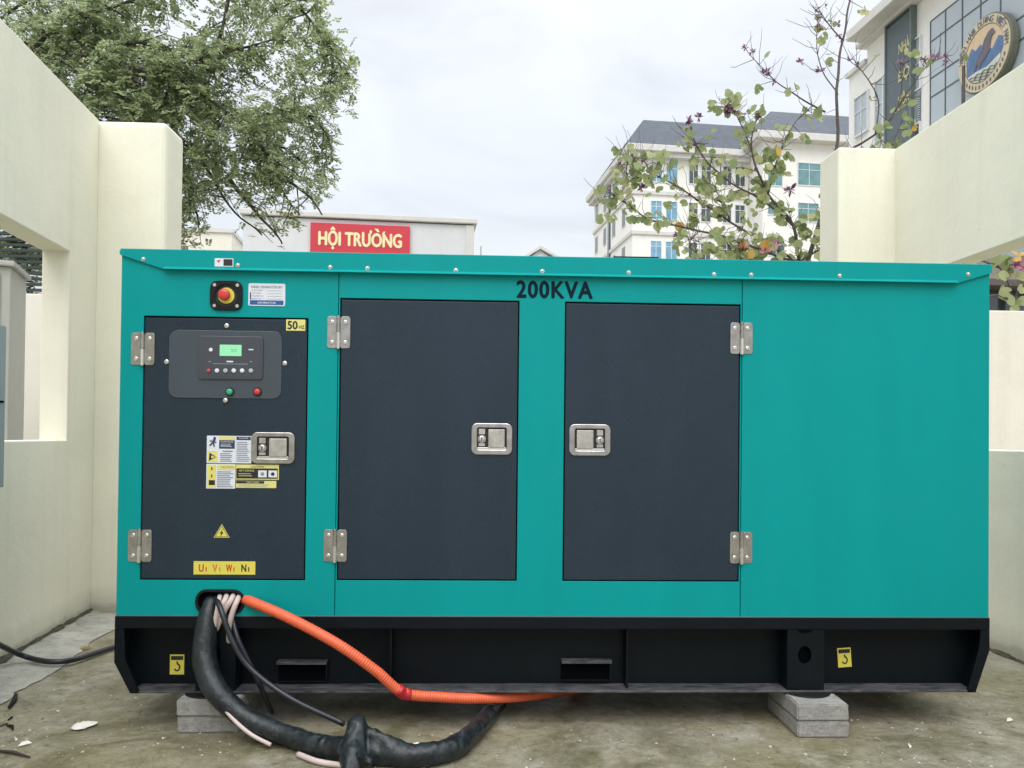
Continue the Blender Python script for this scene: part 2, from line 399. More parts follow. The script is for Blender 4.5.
# near-black sheets paint in the shade behind the door openings
for (a, b_, c, d) in (D1, D2, D3): e.box(a-.004, b_+.004, .0028, .0062, c-.004, d+.004, 'gap')
e.build('enclosure', gen)
for nm, xa, xb, holes, lab in (
        ('front_panel', 0, SE1-.0015, [D1, 'slot'], None),
        ('front_panel', SE1+.0015, SE2-.0015, [D2, D3], None),
        ('front_panel', SE2+.0015, W, [], 'plain teal end panel')):
    p = MB(); loops = [rect(xa, xb, Z0+.002, Z1-.02)]
    for h in holes:
        loops.append(rrect(hx0, hx1, hz0, hz1, .038) if h == 'slot' else rect(h[0], h[1], h[2], h[3]))
    p.plate(loops, -.004, .004, 'teal', .0012)
    o = p.build(nm, gen)
    if lab: o['label'] = lab
# thin vertical weld line either side of middle strip
# cable slot with its black rubber edging
s_ = MB(); s_.box(hx0-.002, hx1+.002, .0045, .0075, hz0-.002, hz1+.002, 'gap')  # black backing stands in for the shade inside the slot
s_.plate([rrect(hx0-.004, hx1+.004, hz0-.004, hz1+.004, .042), rrect(hx0+.007, hx1-.007, hz0+.007, hz1-.007, .031)], -.010, .003, 'rubber', .003)
s_.build('cable_slot', gen)

# roof cover with a folded front flange
rc = MB()
lx, lz = F(166, 268.5); rx, rz_ = F(955, 279.5); zlip = F(560, 277.0)[1]

rc.box(-.004, W+.004, -.010, DEP+.004, Z1-.010, Z1, 'teal', .003)
rc.prism([(-.004, Z1-.008), (-.004, Z1-.024), (lx, zlip), (rx, zlip), (W+.004, Z1-.034), (W+.004, Z1-.008)], -.0135, -.0045, 'teal')
n0 = len(rc.v); rc.add([(lx, -.0137, zlip+.011), (rx, -.0137, zlip+.011), (rx, -.027, zlip+.001), (lx, -.027, zlip+.001), (lx, -.027, zlip-.001), (rx, -.027, zlip-.001), (rx, -.0137, zlip+.006), (lx, -.0137, zlip+.006)], [(0, 3, 2, 1), (3, 4, 5, 2), (4, 7, 6, 5), (0, 7, 4, 3), (1, 2, 5, 6)], 'teal')
fixn(rc.build('roof_cover', gen))
# small exhaust flap seen as a dark strip over the roof edge
ex = MB(); a = GF.p(614, 257.5, .42); b_ = GF.p(659, 257.5, .42); ztop = GF.p(636, 256.3, .42)[1]
ex.box(a[0], b_[0], .42, .62, Z1+.0005, ztop, 'black_steel', .004); ex.build('roof_hatch', gen)
for bx, by in ((145, 260), (239, 266), (331, 268), (368, 269), (456, 271), (542, 272), (628, 273.3), (713, 275), (750, 275.5), (838, 276.5), (966, 275)):
    x, z = F(bx, by); q = MB(); q.cyl((x, -.0132, z), (0, -1, 0), .0085, .0018, 'chrome', 12); q.cyl((x, -.015, z), (0, -1, 0), .006, .0035, 'chrome', 6, dome=.002)
    q.build('bolt', gen)

# doors
def door(name, d, hinges, lab):
    p = MB(); p.box(d[0]+.005, d[1]-.005, -.003, .0025, d[2]+.005, d[3]-.007, 'slate', .0016)
    o = p.build(name, gen, label=lab)
    return o
def hinge(px, py, parent, flip=1):
    cx, cz = F(px, py); h = MB()
    for sg in (-1, 1):
        xa, xb = (cx-.043, cx-.006) if sg < 0 else (cx+.006, cx+.043)
        h.plate([rrect(xa, xb, cz-.060, cz+.060, .009, 3)], -.0068, -.0042, 'steel', .0006)
        for zz in (-.038, .038):
            h.cyl(((xa+xb)/2, -.0066, cz+zz), (0, -1, 0), .0085, .0022, 'chrome', 12, dome=.001); h.cyl(((xa+xb)/2, -.0083, cz+zz), (0, -1, 0), .0028, .0002, 'black', 6)
    h.cyl((cx-.001*flip, -.0095, cz-.061), (0, 0, 1), .0085, .0595, 'chrome', 14); h.cyl((cx-.001*flip, -.009, cz+.001), (0, 0, 1), .0075, .060, 'steel', 12)
    h.cyl((cx-.001*flip, -.009, cz-.063), (0, 0, 1), .004, .126, 'chrome', 8)
    h.build('hinge', parent)
def latch(x0, y0, x1, y1, parent, side, warm=False):
    a, b_, c, d = FR(x0, y0, x1, y1); w = b_-a; h = d-c; L = MB()
    bd = .022
    L.plate([rrect(a, b_, c, d, .022), rrect(a+bd, b_-bd, c+bd*.9, d-bd*.8, .006)], -.0105, -.0032, 'steel', .0028)
    L.box(a+bd-.002, b_-bd+.002, -.0034, -.0031, c+bd-.003, d-bd+.003, 'black')
    L.box(a+bd+.001, b_-bd-.001, -.0085, -.0036, c+bd*.9-.0005, c+bd*.9+.008, 'chrome', .001)
    L.build('latch', parent)
    P = MB(); iw = w-2*bd
    if side > 0: pa, pb = b_-bd-iw*.62, b_-bd-iw*.06; ka = a+bd+iw*.16
    else: pa, pb = a+bd+iw*.06, a+bd+iw*.62; ka = b_-bd-iw*.16
    P.box(pa, pb, -.0125, -.0036, c+bd+.004, d-bd-.001, 'steel_dull', .003)
    kz = (c+d)/2
    P.cyl((ka, -.0036, kz), (0, -1, 0), .0155, .004, 'steel', 18); P.cyl((ka, -.0076, kz), (0, -1, 0), .011, .0035, 'chrome', 16, dome=.001)
    P.box(ka-.002, ka+.002, -.0125, -.0111, kz-.007, kz+.007, 'black')
    P.box(ka-.012, ka+.012, -.0075, -.0038, kz+.017, d-bd*.9-.002, 'steel_dull', .001); P.box(ka-.012, ka+.012, -.0075, -.0038, c+bd+.010, kz-.017, 'steel_dull', .001)
    P.build('latch_handle', parent)
dr1 = door('control_door', D1, None, 'dark door with control window and warning stickers')
dr2 = door('door', D2, None, 'dark plain door hinged on the left'); dr3 = door('door', D3, None, 'dark plain door hinged on the right')
hinge(143.5, 349, dr1); hinge(140.5, 545.5, dr1); hinge(339, 332.5, dr2); hinge(335.5, 545.5, dr2); hinge(741, 338.5, dr3, -1); hinge(740.5, 547.5, dr3, -1)
latch(252, 432, 295, 464, dr1, 1); latch(471.5, 423, 512, 455, dr2, 1); latch(569, 424, 610, 456, dr3, -1)

# emergency stop
es = MB(); a, b_, c, d = FR(211, 281, 243, 311); cx, cz = (a+b_)/2, (c+d)/2
def squircle(cx, cz, hw, hh, n=40, k=4.5):
    out = []
    for i in range(n):
        t = 2*math.pi*i/n; co, si = math.cos(t), math.sin(t)
        out.append((cx+hw*math.copysign(abs(co)**(2/k), co), cz+hh*math.copysign(abs(si)**(2/k), si)))
    return out
hw, hh = (b_-a)/2, (d-c)/2
es.plate([squircle(cx, cz, hw, hh), circle(cx, cz, hw*.68, 28)], -.013, -.0045, 'rubber', .002)
es.cyl((cx, -.0046, cz), (0, -1, 0), hw*.66, .0008, 'black', 28)
ring = circle(cx, cz, hw*.50, 28)
es.cyl((cx, -.0055, cz), (0, -1, 0), hw*.50, .004, 'yellow', 28)
o = es.build('emergency_stop', gen)
kn = MB(); kn.cyl((cx-.002, -.0096, cz), (0, -1, 0), hw*.26, .008, 'red', 20); kn.cyl((cx-.004, -.0176, cz+.002), (0, -1, 0), hw*.36, .009, 'red', 24, dome=.005); kn.build('knob', o)
for sx in (-1, 1):
    for sz in (-1, 1):
        q = MB(); q.cyl((cx+sx*hw*.70, -.013, cz+sz*hh*.70), (0, -1, 0), .0065, .0015, 'chrome', 10); q.build('screw', o)

# rating plate
rp = MB(); a, b_, c, d = FR(249, 283.5, 285.5, 306.5)
rp.plate([rrect(a, b_, c, d, .006, 3)], -.0062, -.0045, 'white'); w = b_-a; h = d-c
rp.box(a+.006, b_-.006, -.0067, -.0063, c+.004, c+.021, 'blue')
rp.text('DIESEL GENERATOR SET', (a+b_)/2, d-.013, -.0069, .008, 'ink', w*.84, bold=.01)
for i, (t, k) in enumerate((('RATED POWER', .36), ('VOLTAGE', .30), ('FREQUENCY Hz', .38), ('SERIAL No.', .34))):
    zz = d-.026-i*.0105
    rp.text(t, a+.012, zz, -.0069, .0048, 'ink', w*k*.8, align='LEFT'); rp.box(a+w*.52, b_-.010, -.0068, -.0064, zz-.0016, zz-.0008, 'ink')
rp.box(a+.006, a+.010, -.0068, -.0064, c+.024, c+.050, 'navy')
rp.text('GENERATOR', (a+b_)/2, c+.012, -.0071, .007, 'white', w*.5, bold=.02)
rp.build('rating_plate', gen)
# roof sticker
rs = MB(); a, b_, c, d = FR(216, 259, 234.5, 267.5); rs.box(a, b_, -.0142, -.0137, c, d, 'white'); rs.box((a+b_)/2-.002, b_-.003, -.0146, -.0143, c+.003, d-.003, 'black')
rs.prism([(a+.006, (c+d)/2+.006), (a+.022, (c+d)/2+.010), (a+.016, (c+d)/2-.002)], -.0146, -.0143, 'redink'); rs.build('sticker', gen, label='small white and black sticker on the roof flange')
# 200KVA
t = MB(); a = F(517, 289); b_ = F(592, 290.5); t.text('200KVA', (a[0]+b_[0])/2, (a[1]+b_[1])/2, -.0048, F(555, 281)[1]-F(555, 297.5)[1], 'letter', b_[0]-a[0], bold=.032, space=1.12)
t.build('lettering', gen, label='200KVA in dark letters')
# 50 Hz sticker
t = MB(); a, b_, c, d = FR(287, 319.5, 307, 331); t.box(a-.002, b_-.006, -.0036, -.0031, c, d, 'ltyellow')
t.text('50', a+.022, (c+d)/2, -.0038, .030, 'black', .036, bold=.03); t.text('HZ', a+.056, c+.014, -.0038, .012, 'black', .020, bold=.02); t.build('sticker', dr1, label='pale yellow 50HZ sticker')
# control window
cp = MB(); a, b_, c, d = FR(170, 330, 281.5, 399); cp.plate([rrect(a, b_, c, d, .032, 6)], -.0062, -.0032, 'panel', .0010)
cpo = cp.build('control_panel', gen)
k = MB(); a, b_, c, d = FR(199.5, 336, 263.5, 380); kw = b_-a
k.plate([rrect(a, b_, c, d, .012)], -.0125, -.0064, 'panel_dark', .002)
k.plate([rrect(a+.010, b_-.010, c+.010, d-.010, .006)], -.0131, -.0127, 'panel_dark')
x, z = F(231, 362); k.box(x-.012, x+.012, -.0136, -.0132, z-.002, z+.003, 'white')
x, z = F(252, 350); k.box(x-.009, x+.009, -.0136, -.0132, z-.002, z+.002, 'white')
x, z = F(212, 350); k.cyl((x, -.0131, z), (0, -1, 0), .007, .001, 'white', 12)
for xx in (211, 252): x, z = F(xx, 362); k.box(x-.004, x+.004, -.0135, -.0132, z-.001, z+.001, 'greyp')
x0_, z_ = F(214, 364); x1_, _ = F(249, 364); k.box(x0_, x1_, -.0134, -.0132, z_-.0006, z_+.0006, 'greyp')
k.build('controller', cpo)
k = MB(); a, b_, c, d = FR(221, 345, 242.5, 356.5); k.box(a, b_, -.0138, -.0132, c, d, 'lcd'); k.text('50.0', (a+b_)/2+.012, (c+d)/2, -.0141, .012, 'green', .02); k.build('display', cpo)
for i, xx in enumerate((210, 218.3, 226.7, 235, 243.3, 252)):
    x, z = F(xx, 371); q = MB(); q.cyl((x, -.0132, z), (0, -1, 0), .0080 if i else .007, .0035, ['red', 'white', 'greyp', 'white', 'white', 'greyp'][i], 16, dome=.001); q.build('button', cpo)
for xx, mm in ((230.5, 'green'), (258, 'red')):
    x, z = F(xx, 392); q = MB(); q.cyl((x, -.0063, z), (0, -1, 0), .017, .003, 'black', 18); q.cyl((x, -.0093, z), (0, -1, 0), .0115, .007, mm, 18, dome=.003); q.build('indicator_lamp', cpo, label=mm+' round indicator lamp')
for xx, yy in ((227, 326), (167, 362), (285, 363.5), (226, 400.5)):
    x, z = F(xx, yy); q = MB(); q.cyl((x, -.0031 if yy < 330 or xx < 170 or xx > 283 else -.0063, z), (0, -1, 0), .0095, .003, 'chrome', 12, dome=.002); q.build('screw', cpo)
# warning sticker sheets
def lines(mb, a, b_, c, d, n, mat='ink', y=-.0040, frac=.45):
    hh = (d-c)/n
    for i in range(n):
        zz = d-(i+.5)*hh; ww = random.uniform(.75, 1)
        mb.box(a, a+(b_-a)*ww, y-.0002, y, zz-hh*frac/2, zz+hh*frac/2, mat)
def sticker(name, x0, y0, x1, y1, base, lab):
    a, b_, c, d = FR(x0, y0, x1, y1); q = MB(); q.box(a, b_, -.0035, -.0030, c, d, base); return q, a, b_, c, d
yy_ = -.0041
q, a, b_, c, d = sticker('s', 207.3, 435.6, 235.6, 463.2, 'white', ''); w, h = b_-a, d-c
q.box(a+w*.42, b_-.003, yy_, yy_+.0004, d-h*.13, d-.002, 'ltyellow'); q.box(a+w*.43, b_-.003, yy_, yy_+.0004, c+h*.53, d-h*.16, 'navy')
q.text('WARNING', a+w*.70, d-h*.22, yy_-.0002, .006, 'ltyellow', w*.45); lines(q, a+w*.48, b_-.008, c+h*.58, d-h*.28, 3, 'white', yy_-.0001, .3)
q.box(a+w*.55, b_-.01, yy_, yy_+.0004, c+h*.41, c+h*.46, 'ink'); lines(q, a+w*.47, b_-.006, c+h*.04, c+h*.38, 5, 'ink', yy_)
q.tube([(a+w*.25, yy_, d-h*.10), (a+w*.20, yy_, d-h*.25), (a+w*.10, yy_, d-h*.36)], .0028, 'navy', 5); q.tube([(a+w*.30, yy_, d-h*.14), (a+w*.22, yy_, d-h*.22), (a+w*.26, yy_, d-h*.40)], .0028, 'navy', 5); q.tube([(a+w*.10, yy_, d-h*.18), (a+w*.2, yy_, d-h*.2), (a+w*.33, yy_, d-h*.25)], .002, 'navy', 5)
q.cyl((a+w*.27, yy_, d-h*.09), (0, -1, 0), .005, .0005, 'navy', 8)
q.box(a+.004, a+w*.38, yy_+.0001, yy_+.0004, c+.004, c+h*.44, 'ltyellow'); q.prism([(a+w*.08, c+h*.08), (a+w*.34, c+h*.22), (a+w*.10, c+h*.38)], yy_-.0002, yy_, 'black'); q.prism([(a+w*.16, c+h*.17), (a+w*.32, c+h*.22), (a+w*.16, c+h*.28)], yy_-.0005, yy_-.0003, 'yellow')
q.build('sticker', dr1, label='white warning sticker with falling figure')
q, a, b_, c, d = sticker('s', 236.1, 435.9, 251.5, 463.4, 'white', ''); w, h = b_-a, d-c
q.box(a+.003, b_-.003, yy_, yy_+.0004, d-h*.15, d-.003, 'navy'); q.text('DANGER', a+w*.5, d-h*.08, yy_-.0002, .005, 'white', w*.6); lines(q, a+.004, b_-.004, c+.005, d-h*.20, 11, 'ink', yy_)
q.build('sticker', dr1, label='narrow white text sticker with navy heading')
q, a, b_, c, d = sticker('s', 206.8, 463.8, 235.4, 488.6, 'white', ''); w, h = b_-a, d-c
q.box(a+.003, a+w*.33, yy_+.0001, yy_+.0004, c+.003, d-.003, 'ltyellow'); q.box(a+w*.37, b_-.002, yy_, yy_+.0004, d-h*.24, d-.002, 'ltyellow'); q.text('CAUTION', a+w*.72, d-h*.13, yy_-.0002, .007, 'black', w*.45)
for j, zz in enumerate((.85, .55)): q.prism([(a+w*.08, c+h*(zz-.14)), (a+w*.30, c+h*(zz-.14)), (a+w*.19, c+h*(zz+.1))], yy_-.0002, yy_, 'yellow'); q.box(a+w*.17, a+w*.21, yy_-.0005, yy_-.0003, c+h*(zz-.1), c+h*(zz+.02), 'black')
q.box(a+w*.09, a+w*.30, yy_-.0002, yy_, c+h*.14, c+h*.34, 'black'); lines(q, a+w*.37, b_-.006, c+h*.04, d-h*.28, 9, 'ink', yy_); q.build('sticker', dr1, label='white caution sticker with yellow pictogram column')
q, a, b_, c, d = sticker('s', 236.2, 464.4, 279, 479.8, 'ltyellow', ''); w, h = b_-a, d-c
q.box(a+.002, b_-.004, yy_, yy_+.0004, c+.004, d-h*.25, 'black'); q.text('CAUTION', a+w*.5, d-h*.14, yy_-.0002, .007, 'black', w*.3); q.text('HOT SURFACE', a+w*.25, c+h*.60, yy_-.0002, .007, 'ltyellow', w*.35); lines(q, a+w*.06, a+w*.42, c+h*.18, c+h*.45, 2, 'ltyellow', yy_-.0001, .25)
for u_ in (.52, .76): q.box(a+w*u_, a+w*(u_+.2), yy_-.0003, yy_-.0001, c+h*.16, c+h*.62, 'white'); q.cyl((a+w*(u_+.10), yy_-.0003, c+h*.38), (0, -1, 0), .007, .0003, 'ink' if u_ < .6 else 'black', 8)
q.build('sticker', dr1, label='yellow and black sticker with two pictograms under the latch')
q, a, b_, c, d = sticker('s', 236.2, 480.6, 276.5, 488, 'ltyellow', ''); w, h = b_-a, d-c
q.box(a+.001, a+w*.70, yy_, yy_+.0004, c+h*.62, d-.001, 'black'); q.text('KEEP CLEAR', a+w*.42, c+h*.79, yy_-.0002, .006, 'ltyellow', w*.3); lines(q, a+w*.06, b_-w*.1, c+h*.12, c+h*.55, 2, 'ink', yy_, .25); q.build('sticker', dr1, label='thin yellow strip sticker')
# high voltage triangle
tx, tz = F(222, 533); q = MB(); r_ = .034
tri = lambda r, o=0: [(tx+r*math.cos(R(90+120*i)), tz+r*math.sin(R(90+120*i))) for i in range(3)]
q.prism(tri(r_), -.0036, -.0031, 'ltyellow'); q.prism(tri(r_*.86), -.0040, -.0037, 'black'); q.prism(tri(r_*.74), -.0044, -.0041, 'yellow')
q.prism([(tx+.004, tz+.016), (tx-.007, tz-.002), (tx-.001, tz-.001), (tx-.004, tz-.014), (tx+.007, tz+.003), (tx+.001, tz+.003)], -.0048, -.0045, 'black'); q.build('warning_triangle', dr1)
q, a, b_, c, d = sticker('s', 194, 561, 255.5, 574.5, 'yellow', ''); w, h = b_-a, d-c
for u_, tt, mm in ((.16, 'U', 'redink'), (.38, 'V', 'orangeink'), (.61, 'W', 'redink'), (.85, 'N', 'black')):
    q.text(tt, a+w*u_-.008, (c+d)/2, yy_, h*.55, mm, .017 if tt != 'W' else .022, bold=.02); q.text('1', a+w*u_+.010, (c+d)/2-.005, yy_, h*.34, mm, .004)
q.build('terminal_label', dr1, label='yellow strip reading U1 V1 W1 N1')

# skid frame
sk = MB(); SD = .088; zs0 = F(560, 692.5)[1]; TH = .008
sx0, sx1 = -.004, W+.004
sk.box(sx0, sx1, -.006, DEP+.006, Z0-.046, Z0-.0005, 'black_steel', .003)                 # top flange, full deck
xl, zl = F(130.5, 692); xr, zr = F(975, 691.5); xl2, zl2 = F(118, 662); xr2, zr2 = F(988, 650)
sk.prism([(xl+.004, zs0+.001), (xr-.004, zs0+.001), (sx1-.010, zr2), (sx1-.010, Z0-.047), (sx0+.010, Z0-.047), (sx0+.010, zl2)], SD, SD+.008, 'black_steel')                       # recessed web
sk.box(xl+.002, xr-.002, -.004, SD, zs0, zs0+TH, 'scuffed_and_lit', .002)                           # bottom flange
sk.box(sx0+.004, sx1-.004, -.0075, .0, Z0+.0, Z0+.0035, M['gasket'])
sk.build('base_frame', gen)
def endplate(xa, xb, xc, z2, sgn):
    q = MB()
    # outer end: folded plate that follows the slanting outline, open C seen from the front
    pts = [(xa, Z0-.047), (xa, z2), (xb, zs0), (xb+sgn*.034, zs0), (xa+sgn*.040, z2+.01), (xa+sgn*.034, Z0-.047)]
    if sgn < 0: pts = pts[::-1]
    q.prism(pts, -.004, .004, 'black_steel')
    o2 = [(xa, Z0-.047), (xa, z2), (xb, zs0), (xb+sgn*.008, zs0), (xa+sgn*.008, z2), (xa+sgn*.008, Z0-.047)]
    if sgn < 0: o2 = o2[::-1]
    q.prism(o2, .0045, DEP, 'black_steel')
    fixn(q.build('end_plate', gen))
endplate(sx0, xl, None, zl2, 1); endplate(sx1, xr, None, zr2, -1)
# rear rail so the frame is complete
q = MB(); q.box(xl, xr, DEP-.01, DEP, zs0, Z0-.047, 'black_steel'); q.box(xl, xr, DEP-.08, DEP-.011, zs0, zs0+TH, 'black_steel'); q.build('rear_rail', gen)
# fork pockets, set in the web
for (xa, ya, xb, yb) in ((276, 662, 326, 683), (562, 661, 612, 682)):
    a = GF.p(xa, ya, SD*.5); b_ = GF.p(xb, yb, SD*.5); q = MB(); x0_, x1_, zc, zd = a[0], b_[0], b_[1], a[1]
    q.box(x0_, x1_, SD*.55, SD-.001, zd-.012, zd, 'scuffed_and_lit', .001); q.box(x1_-.006, x1_, SD*.75, SD-.001, zc, zd-.0125, 'black_steel'); q.box(x0_, x1_, SD*.8, SD-.001, zc-.004, zc, 'black_steel')  # top lip in paler steel: its lit edge is put into the colour
    q.box(x0_, x1_, SD-.003, SD-.0005, zc, zd, 'gap'); q.build('fork_pocket', gen)  # near-black back panel paints the shade inside the pocket
# stiffeners
for xx in (391, 627):
    x, z = GF.p(xx, 650, .03); q = MB(); q.box(x-.004, x+.004, .022, SD-.001, zs0+TH, Z0-.047, 'black_steel'); q.build('stiffener', gen)
# mounting posts over the blocks
for (xa, xb, hl) in ((787, 824, 804.5), (196, 236, 214)):
    a = GF.p(xa, 650, .0)[0]; b_ = GF.p(xb, 650, .0)[0]; hx, hz = GF.p(hl, 655, 0); q = MB()
    q.plate([rect(a, b_, zs0+TH+.001, Z0-.0475), circle(hx, hz, .026, 20, .034)], -.003, .006, 'black_steel', .001)
    q.box(hx-.04, hx+.04, .02, .024, hz-.05, hz+.05, 'gap')  # near-black sheet paints the shade seen through the hole
    for xx in (a, b_-.007): q.box(xx, xx+.007, .0065, SD-.001, zs0+TH+.001, Z0-.0475, 'black_steel')
    q.plate([[(hx+.028*math.cos(R(180+t_)), Z0-.048+.012*math.sin(R(180+t_))) for t_ in range(0, 181, 20)]], -.0045, -.0032, 'gap')  # half-hole laid on as a dark patch, its shade in the colour
    q.build('mounting_post', gen)
# levelling feet
def foot(px, y):
    x = GF.p(px, 697, y)[0]; q = MB(); q.cyl((x, y, .128), (0, 0, 1), .088, zs0-.128, 'rubber', 28); q.build('foot', gen)
FZ = .1255
def foot(px, y, r=.088):
    x = GF.p(px, 697, y)[0]; q = MB(); q.cyl((x, y, FZ), (0, 0, 1), r, zs0-FZ-.0005, 'rubber', 28, r2=r*.96); q.build('foot', gen); return x
f1 = foot(805, .035, .092); f2 = foot(211, .04, .092)
q = MB(); x = GF.p(880, 690, .75)[0]; q.cyl((x, .75, zs0-.09), (0, 0, 1), .05, .09, 'rubber', 18); q.cyl((x-.02, .70, zs0-.02), (0, 0, 1), .08, .019, 'black_steel', 18); q.build('drain_boss', gen)
# hook stickers
for (xx, yy, tilt) in ((177, 664.5, 0), (844.5, 657.5, R(4))):
    x, z = GF.p(xx, yy, SD-.002); q = MB(); w, h = .027, .038
    def rp_(u, v_): return (x+u*math.cos(tilt)-v_*math.sin(tilt), z+u*math.sin(tilt)+v_*math.cos(tilt))
    q.prism([rp_(-w, -h), rp_(w, -h), rp_(w, h), rp_(-w, h)], SD-.0016, SD-.0006, 'yellow')
    q.prism([rp_(-w*.85, h*.45), rp_(w*.85, h*.45), rp_(w*.85, h*.85), rp_(-w*.85, h*.85)], SD-.0022, SD-.0017, 'black')
    hk = []
    for i in range(14):
        t_ = R(150 - i*25); hk.append((t_,))
    pth = [rp_(-.0, .012), rp_(.001, .004)] + [rp_(.010*math.cos(R(90-i*27)), -.010+.013*math.sin(R(90-i*27))) for i in range(10)]
    q.tube([(p_[0], SD-.0024, p_[1]) for p_ in smoothpath([Vector((p_[0], 0, p_[1])) for p_ in pth], 3) for p_ in [(p_.x, p_.z)]], .0028, 'black', 5)
    q.build('lifting_label', gen, label='small yellow label with a black hook')

# ------------------------------------------------------------------ concrete blocks
def paver(x0, x1, y0, y1, z0, z1, label, seed, chip=False, rot=0):
    bm = bmesh.new(); bmesh.ops.create_cube(bm, size=1)
    cx, cy = (x0+x1)/2, (y0+y1)/2
    bmesh.ops.scale(bm, vec=(x1-x0, y1-y0, z1-z0), verts=bm.verts)
    bmesh.ops.bevel(bm, geom=bm.edges[:], offset=.005, segments=2, affect='EDGES')
    bmesh.ops.subdivide_edges(bm, edges=[e_ for e_ in bm.edges if e_.calc_length() > .02], cuts=12, use_grid_fill=True)
    for v_ in bm.verts:
        n_ = noise.noise(v_.co*22 + Vector((seed, 0, 0)))*.0022 + noise.noise(v_.co*70 + Vector((seed, 3, 0)))*.0009
        d_ = v_.co.normalized(); v_.co.x += d_.x*n_; v_.co.y += d_.y*n_
        if chip:
            q_ = v_.co - Vector(((x1-x0)*.28, -(y1-y0)/2, -.01)); L = q_.length
            if L < .055: v_.co.y += (.055-L)*.28*(1+.5*noise.noise(v_.co*40))
    m_ = MB().addbm(bm, 'concrete'); o = m_.build('concrete_block'); o.location = (cx, cy, (z0+z1)/2); o.rotation_euler = (0, 0, rot)
    return tag(o, label, 'block', 'concrete blocks under the generator')
a = onground(798, 738.5); b_ = onground(847.5, 737.5); BY = a.y
paver(a.x, b_.x+.004, BY+.002, BY+.31, .001, .061, 'lower grey concrete block under the right end of the generator', 1)
paver(a.x-.002, b_.x+.001, BY, BY+.30, .0635, .125, 'upper grey concrete block under the right end of the generator', 2)
a = onground(176, 734); b_ = onground(238, 735); BY = a.y
paver(a.x+.002, b_.x-.004, BY+.004, BY+.26, .001, .061, 'chipped lower grey concrete block under the left end of the generator', 3, True)
paver(a.x, b_.x, BY, BY+.25, .0635, .125, 'upper grey concrete block behind the thick black cable', 4)

# ------------------------------------------------------------------ cables
JN = at(362, 752, 2.68)
def fuse(mb, name, voxel, disp, mat):
    o = mb.build(name); md = o.modifiers.new('r', 'REMESH'); md.mode = 'VOXEL'; md.voxel_size = voxel; md.use_smooth_shade = True
    sm = o.modifiers.new('s', 'SMOOTH'); sm.iterations = 20
    dg = bpy.context.evaluated_depsgraph_get(); me = bpy.data.meshes.new_from_object(o.evaluated_get(dg))
    old = o.data; o.modifiers.clear(); o.data = me; bpy.data.meshes.remove(old)
    for v_, n_ in zip(me.vertices, [v_.normal.copy() for v_ in me.vertices]):
        p_ = v_.co
        jn = max(0, 1-(p_-JN).length/.28); lo_ = .35+.65*min(1, max(0, (p_.x+.85)/.25)); k = noise.noise(p_*14)*.003*lo_ + (1-abs(noise.noise(Vector((p_.x*26, p_.y*26, p_.z*14))))*2)*(.0012*lo_+.0045*jn) + noise.noise(p_*60)*.0012*lo_
        v_.co = p_ + n_*k*disp
    me.materials.clear(); me.materials.append(M[mat])
    for p_ in me.polygons: p_.use_smooth = True; p_.material_index = 0
    return o
cb = thing('cable_bundle', 'thick black wrapped cable bundle sagging from the slot to the ground', 'cable bundle', (X0+hx0, DG, 0))
org = Vector(cb.location)
mb = MB()
key = [(218, 592, 3.08, .030), (211, 604, 2.99, .043), (206, 630, 2.95, .056), (205, 660, 2.92, .063), (216, 690, 2.88, .060), (246, 718, 2.85, .054), (290, 738, 2.80, .050), (330, 748, 2.71, .047), (362, 752, 2.68, .058), (400, 755, 2.655, .050), (430, 754, 2.66, .050), (455, 747, 2.72, .051), (474, 732, 2.86, .048), (488, 716, 3.03, .044), (500, 704, 3.22, .040), (508, 696, 3.5, .038)]
pp = [at(a_, b__, d_) for a_, b__, d_, r_ in key]
for p_, kk in zip(pp, key):
    if kk[0] > 280: p_.z = max(p_.z, kk[3]*.80)
P1 = smoothpath(pp, 10); rr = []
rk = [kk[3] for kk in key]
for i in range(len(P1)):
    t_ = i/10; j = min(int(t_), len(rk)-2); rr.append(rk[j]+(rk[j+1]-rk[j])*(t_-j))
rr = [r_*.72 for r_ in rr]
mb.tube(P1, rr, 'wrap', 18)
mb.tube(smoothpath([at(352, 757, 2.66), at(356, 738, 2.66), at(357, 720, 2.69), at(358, 715, 2.70)], 5), [.040, .040, .040, .039, .038, .036, .038, .035, .032, .029, .026, .024, .021, .018, .014, .009], 'wrap', 14)
mb.tube(smoothpath([at(354, 745, 2.64), at(350, 768, 2.55), at(344, 800, 2.45)], 5), [.037]*4+[.030]*4+[.026]*3, 'wrap', 14)
mb.tube([at(366, 728, 2.68), at(384, 742, 2.66), at(410, 752, 2.655)], [.008, .026, .026], 'wrap', 12)
mb.tube([at(330, 742, 2.70), at(346, 748, 2.62), at(372, 765, 2.60)], [.015, .02, .015], 'wrap', 12)
mb.tube([at(463, 727, 2.76), at(462, 735, 2.75), at(456, 744, 2.73)], [.004, .015, .028], 'wrap', 10)
o = fuse(mb, 'sheath', .007, 1.6, 'wrap'); o.parent = cb; o.matrix_parent_inverse = Matrix.Translation(-org)
def part_world(mb, name, parent, **t):
    o = mb.build(name, parent, **t); o.matrix_parent_inverse = Matrix.Translation(-Vector(parent.location)); return o
